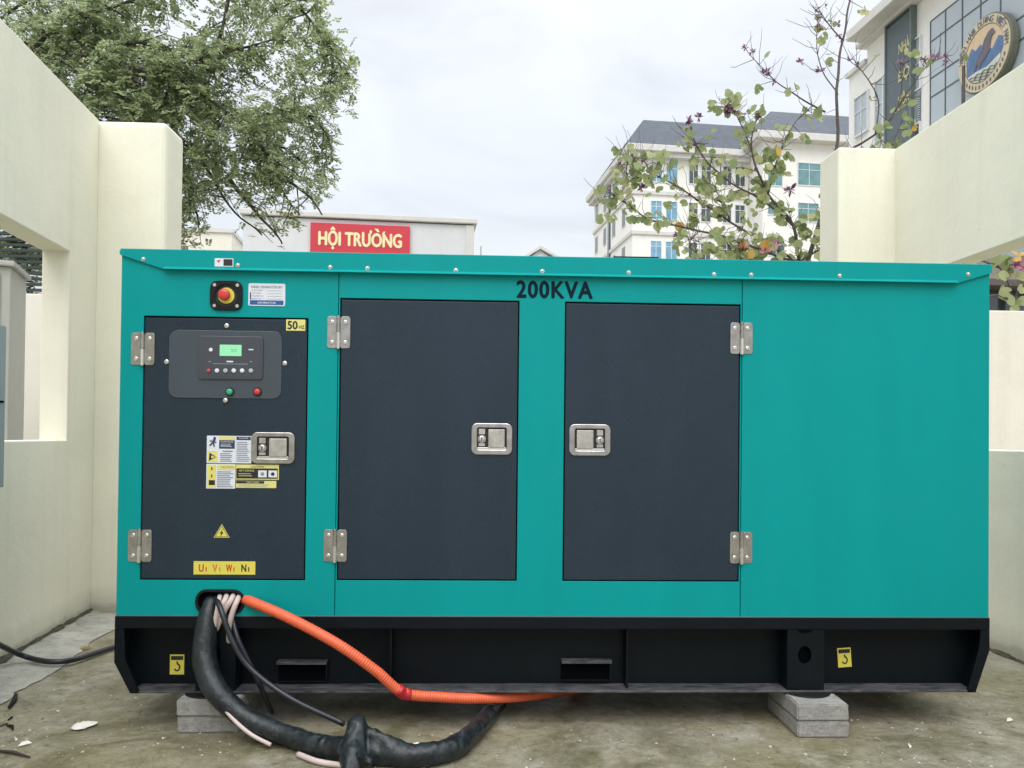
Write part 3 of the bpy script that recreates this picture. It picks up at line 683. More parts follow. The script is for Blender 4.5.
# pale inner conductors that show through gaps of the wrapping and in the slot
for pts, r_ in (([(222, 706, 2.84), (236, 722, 2.815), (252, 735, 2.80), (271, 745, 2.78)], .007), ([(298, 756, 2.72), (318, 763, 2.66), (344, 766, 2.63)], .010)):
    q = MB(); w_ = smoothpath([at(*p_) for p_ in pts], 8)
    for v_ in w_: v_.z = max(v_.z, r_)
    q.tube(w_, r_, 'pinkcable', 10); part_world(q, 'inner_conductor', cb)
for pts, r_ in (([(221, 593, 3.02), (219, 600, 2.965), (217, 612, 2.95), (214, 628, 2.95)], .009), ([(228, 592, 3.02), (225, 600, 2.965), (219, 612, 2.955), (213, 630, 2.965)], .010), ([(235, 592, 3.02), (231, 600, 2.965), (224, 612, 2.96), (216, 630, 2.97)], .010), ([(241, 593, 3.02), (237, 601, 2.965), (232, 614, 2.955), (229, 628, 2.96), (229, 642, 2.985)], .010)):
    q = MB(); q.tube(smoothpath([at(*p_) for p_ in pts], 8), r_, 'pinkcable', 10); part_world(q, 'inner_conductor', cb)

tc = MB(); tc.tube(smoothpath([at(213, 593, 3.05), at(220, 607, 2.93), at(232, 640, 2.90), at(250, 668, 2.89), at(290, 698, 2.86), at(344, 724, 2.80)], 10), .0105, 'cable', 10)
tag(tc.build('thin_cable'), 'thin black cable running from the slot down to the thick bundle', 'cable')
tc = MB(); tc.tube(smoothpath([at(231, 612, 2.99), at(237, 636, 2.95), at(244, 652, 2.94), at(252, 668, 2.94), at(262, 690, 2.96), at(272, 712, 3.1)], 10), .0095, 'cable', 10)
tag(tc.build('thin_cable'), 'short thin black cable hanging behind the longer one below the slot', 'cable')

# corrugated conduit
def conduit(pts, r, name, mat):
    P = smoothpath(pts, 60); L = [0]
    for i in range(1, len(P)): L.append(L[-1]+(P[i]-P[i-1]).length)
    n = int(L[-1]/.00245); out = []; rad = []; j = 0
    for i in range(n+1):
        s_ = L[-1]*i/n
        while j < len(L)-2 and L[j+1] < s_: j += 1
        t_ = (s_-L[j])/max(1e-9, L[j+1]-L[j]); out.append(P[j].lerp(P[j+1], t_)); rad.append(r*(1 + .06*math.sin(s_/.0098*2*math.pi)))
    m_ = MB(); m_.tube(out, rad, mat, 16); return m_
ck = thing('corrugated_conduit', 'orange corrugated conduit leaving the slot and passing under the generator', 'conduit', (X0+hx1, DG, 0))
pts = [at(238, 597, 3.06), at(252, 602, 2.97), at(291, 619, 2.91), at(339, 645, 2.88), at(376, 671, 2.90), at(403, 692.5, 2.93), at(440, 697, 2.98), at(480, 698.5, 3.02), at(525, 696, 3.12), at(570, 690, 3.4), at(610, 686, 3.7)]
part_world(conduit(pts, .0190, 'c', 'orange'), 'hose', ck)
q = MB(); q.tube(smoothpath([at(398, 689, 2.915), at(403, 693.5, 2.93), at(410, 694.5, 2.94)], 4), .0218, 'redtape', 14); part_world(q, 'tape', ck)

# ------------------------------------------------------------------ compound walls
def wallframe(p_near, p_far):
    return p_near, p_far
# left wall: inner face through two points on the ground
gl_far = onground(91, 614.5); gl_n = onground(0, 667)
d_ = (gl_n-gl_far); d_.z = 0; d_.normalize()
HW = 2.985; TW = .145
lw = thing('compound_wall', 'cream rendered wall with rectangular opening left of the generator', 'wall', (gl_far.x, gl_far.y, 0), 0, 'cream walls flanking the generator')
# left wall seen from inside: viewer's right is the far end. local x from near (negative) to far (0)
angL = math.atan2(-d_.y, -d_.x)
FL = Face((gl_far.x, gl_far.y), angL)
op_r = FL.p(68.5, 340)[0]; zt_ = FL.p(35, 232.5)[1]; zs_ = FL.p(66, 440)[1]
q = MB(); q.plate([rect(-7.5, 0, -.02, HW), rect(op_r-1.15, op_r, zs_, zt_)], 0, TW, 'wall', .006)
o = q.build('wall_panel', lw); o.rotation_euler = (0, 0, angL)
# return wall (end pillar) facing the camera
pr = at(160.5, 400, (gl_far-EYE).dot(FW)); wl = (pr.x-gl_far.x)
q = MB(); q.box(-.30, wl, 0, .29, -.02, HW+.004, 'wall', .045, 4); q.build('end_pillar', lw)
# right wall
gr_far = onground(893.5, 602); 
tr = at(893.5, 150, 5.24); gr_far = Vector((tr.x, tr.y, 0)); HR = tr.z
tn = at(1024, 62, 4.0)
# near point on same top height
r_ = ray(1024, 62); tn = EYE + r_*((HR-EYE.z)/r_.z)
angR = math.atan2((tn-tr).y, (tn-tr).x)
FRt = Face((gr_far.x, gr_far.y), angR)
rw = thing('compound_wall', 'cream rendered wall with opening right of the generator', 'wall', (gr_far.x, gr_far.y, 0), 0, 'cream walls flanking the generator')
zt_r = FRt.p(1010, 242)[1]; zs_r = FRt.p(1010, 450.5)[1]
q = MB(); q.plate([rect(0, 8.2, -.02, HR), rect(.42, 2.15, zs_r, zt_r)], 0, TW, 'wall', .006)
o = q.build('wall_panel', rw); o.rotation_euler = (0, 0, angR)
pr = at(833.5, 400, 5.24); wr = pr.x-gr_far.x
q = MB(); q.box(wr, .30, -.02, .27, -.02, HR+.004, 'wall', .014, 3); q.build('end_pillar', rw)
# black cable along the left wall foot
def onwall(px, py, off):
    a = FL.p(px, py, -off); return FL.w(a[0], -off, a[1])
pl = [onwall(-60, 618, .03), onwall(-25, 632, .04), onwall(2, 646, .06), onwall(24, 656, .10), onground(48, 661.5, .03), onground(72, 660, .025), onground(95, 653, .02), onground(120, 645, .018), onground(150, 636, .014)]
q = MB(); q.tube(smoothpath(pl, 10), .013, 'cable', 10); tag(q.build('power_cable'), 'black cable lying on the ground between left wall and generator', 'cable')

# cement haunch along the foot of both walls
q = MB()
def haunch(fc, x0, x1, w0, h0):
    n = 160; vs = []
    for i in range(n+1):
        x = x0+(x1-x0)*i/n; k = 1+.25*noise.noise(Vector((x*2.2, 1, 0)))+.12*noise.noise(Vector((x*11, 1, 0)))
        for (yy, zz) in ((.002, h0), (-w0*.25*k, h0*.55), (-w0*k, .0045)): vs.append(fc.w(x, yy, zz))
    return vs, [(i*3+j, (i+1)*3+j, (i+1)*3+j+1, i*3+j+1) for i in range(n) for j in range(2)]
vs, fs = haunch(FL, -4.5, .02, .27, .03); q.add(vs, fs, 'screed', True)
q.build('cement_apron', kind='structure')
q = MB()
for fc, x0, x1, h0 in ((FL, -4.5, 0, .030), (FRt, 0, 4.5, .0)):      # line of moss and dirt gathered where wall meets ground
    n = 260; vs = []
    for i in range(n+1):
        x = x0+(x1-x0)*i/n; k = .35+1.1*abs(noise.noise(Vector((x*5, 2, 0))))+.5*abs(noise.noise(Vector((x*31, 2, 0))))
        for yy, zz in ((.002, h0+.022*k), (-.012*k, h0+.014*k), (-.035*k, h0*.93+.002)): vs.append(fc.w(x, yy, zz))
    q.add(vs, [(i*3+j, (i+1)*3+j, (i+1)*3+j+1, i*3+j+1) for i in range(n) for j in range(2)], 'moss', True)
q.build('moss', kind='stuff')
# low wall beyond, with a strip fence on the left part
YP = 6.6
zl_ = atY(36, 293.5, YP).z; zr_ = atY(1005, 310.5, YP).z
q = MB(); q.box(-6.5, -2.6, YP, YP+.16, -.02, zl_, 'wall_far', .01); tag(q.build('garden_wall'), 'low cream wall seen through the left opening below the dark fence', 'wall', 'low walls beyond the openings')
q = MB(); q.box(2.9, 8, YP, YP+.16, -.02, zr_, 'wall_far', .01); tag(q.build('garden_wall'), 'low cream wall seen through the right opening', 'wall', 'low walls beyond the openings')
fn = thing('metal_fence', 'dark slatted metal fence on top of the low wall behind left opening', 'fence', (-6.5, YP+.08, zl_))
q = MB()
for i in range(20): q.box(0, 3.9, -.012, .012, .03+i*.046, .052+i*.046, 'fence')
q.build('rails', fn)
for i in range(6): q = MB(); q.box(i*.77, i*.77+.035, -.02, .02, .0, .95, 'fence'); q.build('post', fn)
for i in range(28):
    pass
# electrical cabinet beyond the opening
c0 = at(18, 272, 5.0); c1 = at(27, 272, 4.9)
cab = thing('electrical_cabinet', 'tall light grey cabinet standing behind the left wall opening', 'cabinet', (at(17, 400, 5.0).x-.095, at(17, 400, 5.0).y+.12, 0), R(19))
zc = at(20, 261, 5.0).z
q = MB(); q.box(-.9, -.0, -.12, .35, .02, zc-.035, 'cabinet', .006); q.build('body', cab)
q = MB(); q.box(-.93, .025, -.15, .38, zc-.034, zc, 'cabinet', .008); q.build('lid', cab)
q = MB(); q.box(-.88, -.055, -.132, -.1215, .08, zc-.08, 'cabinet', .003); q.build('door', cab)
# distribution box hung on the wall, near left border
bx = at(5.5, 400, 3.35); zb0 = at(4, 487, 3.35).z; zb1 = at(4, 326, 3.35).z
db = thing('distribution_box', 'bluish grey metal box hung on the wall at the left edge', 'electrical box', (bx.x, bx.y, 0), angL-math.pi/2)
q = MB(); q.box(-.23, 0, -.55, .0, zb0, zb1, 'cabinet_blue', .005); q.build('body', db)
zz = at(4, 402, 3.35).z
q = MB(); q.box(-.012, .004, -.52, -.02, zz-.004, zz+.004, 'gap'); q.build('seam', db)

# ------------------------------------------------------------------ buildings
VANG = R(5.5)      # heading shared by the buildings: their fronts run along x turned by this angle
def winbox(mb_f, mb_g, x0, x1, z0, z1, glass, d=.12, bars=1, fw=.07, hbar=None):
    """frame and pane standing in the wall: white frame, pane recessed"""
    mb_f.plate([rect(x0-fw, x1+fw, z0-fw, z1+fw), rect(x0, x1, z0, z1)], -.06, .05, 'frame_white')
    mb_g.box(x0, x1, -.012, .03, z0, z1, glass)
    for i in range(1, bars+1):
        xx = x0+(x1-x0)*i/(bars+1); mb_f.box(xx-fw*.3, xx+fw*.3, -.04, -.0125, z0, z1, 'frame_white')
    if hbar: zz = z0+(z1-z0)*hbar; mb_f.box(x0, x1, -.038, -.0125, zz-fw*.3, zz+fw*.3, 'frame_white')
def window(parent, x0, x1, z0, z1, glass, name='window', **kw):
    f = MB(); g_ = MB(); winbox(f, g_, x0, x1, z0, z1, glass, **kw)
    o = f.build(name, parent); g_.build('pane', o); return o

# hall with red sign board
ho = at(250, 300, 31); HB = Face((ho.x, ho.y), VANG*.9)
hall = thing('hall_building', 'low flat-roofed white hall behind the generator', 'building', (ho.x, ho.y, 0), HB.a)
xl_, _ = HB.p(243, 230); xr_, _ = HB.p(474, 230); zp = HB.p(360, 214.5)[1]
q = MB(); q.box(xl_, xr_, 0, 14, 0, zp-.25, 'grey_facade'); q.build('wall', hall)
q = MB(); q.box(xl_-.12, xr_+.12, -.15, 14.1, zp-.2, zp, 'trim', .03); q.build('parapet', hall)
q = MB(); q.box(xr_-.32, xr_+.002, -.06, -.002, 0, zp-.26, 'trim'); q.build('pilaster', hall)
for i in range(5):
    window(hall, xl_+1.0+i*1.7, xl_+2.1+i*1.7, 3.0, 5.2, 'glass_dark')
a, b_ = HB.p(311, 224), HB.p(410, 228)
sg = thing('sign_board', 'red sign board reading HỘI TRƯỜNG in cream letters', 'sign', HB.w((a[0]+b_[0])/2, -.16, (HB.p(360, 226)[1]+HB.p(360, 255)[1])/2), HB.a)
hw_, hh_ = (b_[0]-a[0])/2, (HB.p(360, 225.5)[1]-HB.p(360, 256)[1])/2
q = MB(); q.box(-hw_, hw_, 0, .1, -hh_, hh_, 'signred', .01); q.build('board', sg)
q = MB(); tw = hw_*1.66; tz_ = 0; q.text('HỘI TRƯONG', 0, tz_, -.01, hh_*.86, 'signcream', tw, bold=.035)
ox_ = -tw/2+tw*.718; oh = hh_*.86
q.prism([(ox_-.16, tz_+oh*.86), (ox_-.02, tz_+oh*.86-.10*0), (ox_+.05, tz_+oh*.60), (ox_-.04, tz_+oh*.60)], -.02, -.012, 'signcream')      # grave accent
q.prism([(ox_+.13, tz_+oh*.42), (ox_+.22, tz_+oh*.44), (ox_+.27, tz_+oh*.66), (ox_+.19, tz_+oh*.66)], -.02, -.012, 'signcream')       # horn
ltr = q.build('lettering', sg)
# gable far away
go = at(540, 300, 60); GBF = Face((go.x, go.y), VANG)
gb = thing('gabled_house', 'distant pale gable just above the generator roof', 'house', (go.x, go.y, 0), GBF.a)
a, b_, t_ = GBF.p(516, 262), GBF.p(566, 262), GBF.p(540, 246.5)
q = MB(); q.prism([(a[0]+.5, 0), (b_[0]-.5, 0), (b_[0]-.5, a[1]), (t_[0], t_[1]-.25), (a[0]+.5, a[1])], 0, 8, 'grey_facade'); q.build('wall', gb)
q = MB(); q.prism([(a[0], a[1]-.15), (t_[0], t_[1]-.22), (b_[0], b_[1]-.15), (b_[0], b_[1]+.05), (t_[0], t_[1]), (a[0], a[1]+.05)], -.3, 8.2, 'trim'); q.build('roof', gb)
# small cream house under the tree
co = at(222, 300, 42); CFc = Face((co.x, co.y), VANG)
ch = thing('cream_house', 'small cream building peeking out below the big tree', 'house', (co.x, co.y, 0), CFc.a)
a, b_ = CFc.p(203, 232), CFc.p(232, 232)
q = MB(); q.box(a[0]-3, b_[0], 0, 6, 0, a[1], 'wall_far'); q.build('wall', ch)
q = MB(); q.box(a[0]-3.1, b_[0]+.1, -.1, 6.1, a[1]+.002, a[1]+.2, 'trim'); q.build('parapet', ch)
# thin pole
pp_ = at(480.5, 300, 33); q = MB(); q.cyl((pp_.x, pp_.y, 0), (0, 0, 1), .04, at(480.5, 246, 33).z, 'trim', 8); tag(q.build('pole'), 'thin pole right of the hall, tip just above the generator', 'pole')

# white office block
oo = at(632, 300, 68); OB = Face((oo.x, oo.y), VANG)
ob = thing('office_block', 'white four-storey block with slate roof and blue windows', 'building', (oo.x, oo.y, 0), OB.a)
ze = OB.p(632, 153)[1]; x2 = OB.p(752, 150)[0]; xe = x2 + 14
q = MB(); q.box(0, x2, 0, 14.2, 0, ze, 'white_facade'); q.build('wall', ob)
q = MB()
q.box(-.75, x2+.0, -.9, 14.9, ze+.001, ze+.55, 'trim', .05); q.box(-.5, x2, -.6, 14.7, ze-.4, ze, 'trim', .03)
q.build('cornice', ob)
zr1 = OB.p(700, 123.5, 1.8)[1]
q = MB(); r0 = [(-.8, -.8), (x2, -.8), (x2, 14.8), (-.7, 14.8)]; r1 = [(1.4, 1.8), (x2, 1.8), (x2, 13.5), (1.4, 13.5)]
zb_ = ze+.552
q.add([(x, y, zb_) for x, y in r0]+[(x, y, zr1) for x, y in r1], [(0, 1, 5, 4), (1, 2, 6, 5), (2, 3, 7, 6), (3, 0, 4, 7), (4, 5, 6, 7)], 'slate_roof'); q.build('roof', ob)
zrow = [(OB.p(670, 182.5)[1], OB.p(670, 163.5)[1]), (OB.p(670, 220)[1], OB.p(670, 202)[1]), (OB.p(670, 260)[1], OB.p(670, 242)[1])]
cols = [(651.3, 661.5, 1), (666.3, 677, 1), (689, 697.5, 0), (701.3, 710.5, 0), (723, 731, 0), (735.3, 744.5, 0)]
dz = zrow[1][1]-zrow[2][1]
zrow += [(zrow[2][0]-dz, zrow[2][1]-dz), (zrow[2][0]-2*dz, zrow[2][1]-2*dz)]
for k_, (z0_, z1_) in enumerate(zrow):
    for (xa, xb, bl) in cols:
        window(ob, OB.p(xa, 190)[0], OB.p(xb, 190)[0], z0_, z1_, 'glass_blue' if bl else 'glass_dark', hbar=.72)
for zz in (OB.p(670, 194)[1], OB.p(670, 194)[1]-dz, OB.p(670, 194)[1]-2*dz):
    q = MB(); q.box(-.15, x2+.0, -.15, -.001, zz-.15, zz+.15, 'trim'); q.box(-.15, -.001, -.149, 14.2, zz-.149, zz+.149, 'trim'); q.build('string_course', ob)
# side windows on receding flank (thin things)
for k_, (z0_, z1_) in enumerate(zrow[:4]):
    for yy in (2.2, 5.6, 9.0, 12.4):
        q = MB(); q.box(-.05, -.002, yy-.07, yy+1.07, z0_-.07, z1_+.07, 'frame_white'); w0 = q.build('window', ob)
        q = MB(); q.box(-.07, -.052, yy, yy+1.0, z0_, z1_, 'glass_dark'); q.build('pane', w0)
q = MB(); q.box(-.16, -.003, 7.45, 8.0, 0, ze-.5, 'glass_dark'); q.build('window_strip', ob)  # tall strip of dark glass among the side windows
# taller wing
wz = OB.p(760, 141, -3)[1]; xw0 = OB.p(763, 150, -3)[0]
q = MB(); q.box(xw0, xw0+22, -3, 15, 0, wz, 'white_facade'); q.build('wing', ob, label='taller wing behind the flowering tree')
q = MB(); q.box(xw0-.9, xw0+23, -3.9, 15.9, wz+.001, wz+.6, 'trim', .05); q.build('cornice', ob)
zr2_ = OB.p(780, 112, -1)[1]
q = MB(); r0 = [(xw0-.8, -3.8), (xw0+22.8, -3.8), (xw0+22.8, 15.8), (xw0-.8, 15.8)]; r1 = [(xw0+1.6, -1), (xw0+20, -1), (xw0+20, 13), (xw0+1.6, 13)]
q.add([(x, y, wz+.602) for x, y in r0]+[(x, y, zr2_) for x, y in r1], [(0, 1, 5, 4), (1, 2, 6, 5), (2, 3, 7, 6), (3, 0, 4, 7), (4, 5, 6, 7)], 'slate_roof'); q.build('roof', ob)
wg = bpy.data.objects.new('wing_front', None)
bpy.data.objects.remove(wg)
for (xa, ya, xb, yb, gm) in ((768, 165, 782, 186, 'glass_teal'), (798, 163, 820, 186, 'glass_teal'), (768, 202, 784, 215, 'glass_teal'), (798, 203, 818, 222, 'glass_teal'), (768, 240, 784, 256, 'glass_dark')):
    a = OB.p(xa, ya, -3); b_ = OB.p(xb, yb, -3); f = MB(); g_ = MB(); winbox(f, g_, a[0], b_[0], b_[1], a[1], gm, hbar=.7)
    o = f.build('window', ob); o.location = (0, -3, 0); g_.build('pane', o)

# large building on the right; its side facade runs away from us
ro = at(848, 300, 30); RB = Face((ro.x, ro.y), VANG-math.pi/2)    # local x towards us (screen right), y into the building
rb = thing('institute_building', 'large pale building with glass curtain wall above the right wall', 'building', (ro.x, ro.y, 0), RB.a)
def RP(px, py, y=0): return RB.p(px, py, y)
zlo = RP(848, 79)[1]; xm = RP(868, 60)[0]; xcw = RP(933.5, 60)[0]
zcw = RP(933.5, 22)[1]
zmain = RP(868, 47)[1]; zsof = RP(868, 44)[1]
XB = 24
q = MB(); q.box(0, xm, 0, 14, 0, zlo, 'white_facade'); q.box(xm+.001, XB, -.03, 14, 0, zmain, 'white_facade'); q.box(xm+.001, XB, .9, 13, zmain+.001, zmain+4.2, 'white_facade'); q.build('wall', rb)
q = MB(); q.box(-.1, xm-.02, -.12, 14.1, zlo+.001, zlo+.16, 'trim'); q.build('ledge', rb)
q = MB(); q.box(xm-.25, XB, -.35, .88, zmain+.002, zmain+.16, 'trim', .02); q.build('cornice', rb)
# projecting roof slab
a = RP(846.5, 42, -1.2); zsl = zmain+2.0
e_ = RP(846, 42, -.9)
q = MB(); q.box(e_[0], XB, -.9, 14, e_[1], e_[1]+.35, 'trim', .03); q.build('roof_slab', rb)
# windows
def rwin(xa, xb, yt, yb_, gm='curtain', **kw):
    x0_, x1_ = RP(xa, 100)[0], RP(xb, 100)[0]; z1_ = RP(xa, yt)[1]; z0_ = RP(xa, yb_)[1]; f = MB(); g_ = MB()
    winbox(f, g_, x0_, x1_, z0_, z1_, gm, fw=.05, **kw); o = f.build('window', rb); o.location.y = -.05; g_.build('pane', o); return x0_, x1_, z0_, z1_
rwin(857, 869.5, 100, 137, hbar=.6); rwin(877.5, 885, 83, 143, bars=0, hbar=.6); rwin(914, 922, 43, 93, bars=0, hbar=.5)
x0_, x1_, z0_, z1_ = rwin(914, 922, 128, 150, 'glass_dark', bars=0)
lv = MB(); la, lb = RP(914, 98)[0], RP(922, 98)[0]; lz0, lz1 = RP(914, 127)[1], RP(914, 96)[1]
lv.box(la, lb, -.05, -.032, lz0, lz1, 'mullion')
nn = 14
for i in range(nn): zz = lz0+(lz1-lz0)*(i+.5)/nn; lv.box(la, lb, -.12, -.051, zz-.02, zz+.02, 'curtain')
lv.build('louvre', rb)
a_, b2 = RP(896, 2, .9), RP(902, 10, .9)
f = MB(); g_ = MB(); winbox(f, g_, RP(903, 5, .9)[0], RP(912, 5, .9)[0], zmain+.7, zmain+2.0, 'curtain', fw=.05); o = f.build('window', rb); o.location.y = .85; g_.build('pane', o)
# curtain wall
cw = MB(); cw.box(xcw, XB-.5, -.10, -.031, 2, zcw, 'curtain'); cwo = cw.build('curtain_wall', rb)
q = MB(); xs_ = [xcw]; 
for px_ in (948.6, 965.5, 984, 1004): xs_.append(RP(px_, 60)[0])
while xs_[-1] < XB-1.2: xs_.append(xs_[-1]+1.12)
for x in xs_: q.box(x-.016, x+.016, -.12, -.101, 2, zcw, 'mullion')
zz = [zcw]; zh = [RP(933.5, y_)[1] for y_ in (42.5, 79, 98)]
for k_ in range(6):
    for z_ in zh[:2]: zz.append(z_-k_*(zh[0]-zh[2]))
zz = [z_ for z_ in zz if z_ > 2.1]
for z_ in zz: q.box(xcw, XB-.5, -.118, -.1015, z_-.018, z_+.018, 'mullion')
q.build('mullions', cwo)
# green vertical banner
a, b_ = RP(886.5, 30, -.2), RP(910.5, 14, -.2)
bz1 = a[1]; bz0 = RP(910, 150, -.2)[1]-.6
bn = thing('vertical_sign', 'tall dark green vertical sign with pale yellow words', 'sign', RB.w(a[0], -.2, 0), RB.a); bw = b_[0]-a[0]
q = MB(); q.box(0, bw, 0, .12, bz0, bz1, 'banner'); q.build('board', bn)
q = MB(); q.box(bw+.001, bw+.09, -.04, .16, bz0-.1, bz1+.1, 'banner_edge'); q.box(-.06, -.001, -.04, .14, bz0-.1, bz1+.1, 'banner_edge'); q.box(-.06, bw+.09, -.04, .14, bz1+.101, bz1+.16, 'banner_edge'); q.build('frame', bn)
for tt, yc, hh2 in (('NHÀ', 45, 15), ('BỘ', 73, 15), ('MÔN', 98, 15)):
    pz = RP(897, yc, -.46)[1]; px0 = RP(891, 50, -.46)[0]-a[0]; px1 = RP(903.5, 50, -.46)[0]-a[0]
    q = MB(); q.text(tt, (px0+px1)/2, pz, -.012, .33, 'gold', (px1-px0)*.85, bold=.04); q.build('lettering', bn)
# round emblem
ec = RP(986, 54, -.3); er = (RP(1012.5, 54, -.3)[0]-RP(958.5, 54, -.3)[0])/2
em = thing('round_emblem', 'large round emblem with blue waves and cream lettered rim', 'emblem', RB.w(ec[0], -.36, ec[1]), RB.a)
q = MB(); q.plate([circle(0, 0, er, 48)], 0, .22, 'olive', .02); q.build('disc', em)
q = MB(); q.plate([circle(0, 0, er*.955, 48), circle(0, 0, er*.74, 48)], -.03, -.002, 'ringcream', .006); ri = q.build('rim', em)
q = MB()
def arc_text(txt, r, a0, a1, h, cw_=True):
    n = len(txt)
    for i, chh in enumerate(txt):
        if chh == ' ': continue
        t = a0+(a1-a0)*(i/(n-1)); 
        q = MB(); q.text(chh, r*math.cos(R(t)), r*math.sin(R(t)), -.034, h, 'horse', h*.78, rot=R(t-90) if cw_ else R(t+90), bold=.03); q.build('letter', em)
arc_text('VIỆN HẢI DƯƠNG VIỆT NAM', er*.845, 172, -5, er*.15)
for k_ in range(15):
    t = R(205+k_*9.3); q = MB(); q.box(er*.845*math.cos(t)-.03, er*.845*math.cos(t)+.03, -.034, -.031, er*.845*math.sin(t)-.05, er*.845*math.sin(t)+.05, 'horse'); q.build('mark', em)
def inside(pts, r=er*.72):
    out = []
    for x, z in pts:
        L = math.hypot(x, z); k = min(1, r/L) if L else 1; out.append((x*k, z*k))
    return out
E_ = er*.72
q = MB(); q.plate([circle(0, 0, E_+.004, 48)], -.012, -.003, 'peach'); 
q.plate([inside([(-1*E_, -.55*E_), (-.9*E_, .1*E_), (-.62*E_, .48*E_), (-.42*E_, .30*E_), (-.15*E_, .42*E_), (.1*E_, .1*E_), (.45*E_, .0*E_), (.75*E_, .32*E_), (1*E_, .2*E_), (1.2*E_, -.2*E_), (.7*E_, -.65*E_), (.0, -.62*E_), (-.6*E_, -.7*E_)])], -.020, -.0125, 'ocean')
q.plate([inside([(-.95*E_, -.62*E_), (-.4*E_, -.50*E_), (.2*E_, -.55*E_), (.85*E_, -.35*E_), (1.0*E_, -.6*E_), (.6*E_, -.95*E_), (.0, -1.2*E_), (-.6*E_, -1.1*E_)])], -.026, -.0205, 'foam')
q.plate([[(-.50*E_, -.52*E_), (-.35*E_, -.1*E_), (-.12*E_, .12*E_), (.05*E_, .5*E_), (.28*E_, .70*E_), (.46*E_, .74*E_), (.60*E_, .52*E_), (.44*E_, .46*E_), (.36*E_, .26*E_), (.34*E_, .0*E_), (.12*E_, -.2*E_), (-.05*E_, -.28*E_), (-.2*E_, -.5*E_), (-.3*E_, -.28*E_)]], -.034, -.0265, 'horse', .003)
q.build('relief', em)
q = MB()
for k_ in range(4):
    pts = [(-.7*E_+i*.07*E_, -.034, -.66*E_-k_*.09*E_+.035*E_*math.sin(i*1.3+k_)) for i in range(21)]
    pts = [p_ for p_ in pts if math.hypot(p_[0], p_[2]) < E_*.97]; q.tube(pts, .012, 'olive', 4)
q.build('wave_lines', em)
# dark bracket pole in front of the emblem
a = RB.p(963.5, 99, -1.0); b_ = RB.p(963.5, 66, -1.0); wv = RB.w(a[0], -1.0, 0)
q = MB(); q.cyl((wv.x, wv.y, 0), (0, 0, 1), .045, b_[1], 'brown', 8); tag(q.build('pole'), 'dark rusty pole standing before the round emblem', 'pole')

# porch building seen through the right opening
po = at(1000, 300, 10.5); PO = Face((po.x, po.y), VANG)
pb = thing('outbuilding', 'dark roofed shed with dark windows beyond the right opening', 'shed', (po.x, po.y, 0), PO.a)
xa = PO.p(940, 300)[0]; z_r = PO.p(1000, 246)[1]; z_e = PO.p(1000, 284)[1]
q = MB(); q.add([(xa, -.3, z_e), (xa+8, -.3, z_e), (xa+8, 1.5, z_r+.25), (xa, 1.5, z_r+.25), (xa, -.3, z_e-.08), (xa+8, -.3, z_e-.08), (xa+8, 1.5, z_e-.08), (xa, 1.5, z_e-.08)], [(0, 1, 2, 3), (4, 7, 6, 5), (0, 4, 5, 1), (1, 5, 6, 2), (2, 6, 7, 3), (3, 7, 4, 0)], 'brown'); q.build('roof', pb)
q = MB(); q.box(xa+.1, xa+7.9, 0, 1.4, 0, PO.p(1000, 320)[1], 'wall_far'); q.build('wall', pb)
q = MB(); z0_ = PO.p(1000, 320)[1]+.001; q.box(xa+.1, xa+7.9, .05, 1.4, z0_, z_e-.082, 'glass_dark'); q.build('window_band', pb)
for i in range(7): q = MB(); q.box(xa+.3+i*.62, xa+.37+i*.62, -.02, .048, z0_, z_e-.083, 'mullion'); q.build('mullion', pb)

# ------------------------------------------------------------------ vegetation
def leafy(mb, p, d, n, L, w, mat, rnd, spread=.5):
    """pinnate spray: a rachis along d with n pairs of small leaflets"""
    d = d.normalized(); side = d.cross(Vector((rnd.uniform(-.3, .3), rnd.uniform(-.3, .3), 1))).normalized(); up = side.cross(d)
    tot = L*n*.42
    for i in range(n):
        c = p + d*(tot*i/n) - Vector((0, 0, .25*tot*(i/n)**2))
        for sg in (-1, 1):
            dd = (side*sg*rnd.uniform(.7, 1) + d*rnd.uniform(.3, .7) + up*rnd.uniform(-.5, .25)).normalized()*L*rnd.uniform(.7, 1.15)
            ww = dd.cross(up + side*rnd.uniform(-.4, .4)).normalized()*w*rnd.uniform(.7, 1.1)
            mb.add([c, c+dd*.5+ww, c+dd, c+dd*.5-ww], [(0, 1, 2, 3)], mat)
rnd = random.Random(11)
DT = 12.0
tr_ = thing('big_tree', 'large feathery green tree rising behind the left wall', 'tree', (at(-60, 300, DT).x, at(-60, 300, DT).y, 0))
root = Vector(tr_.location)
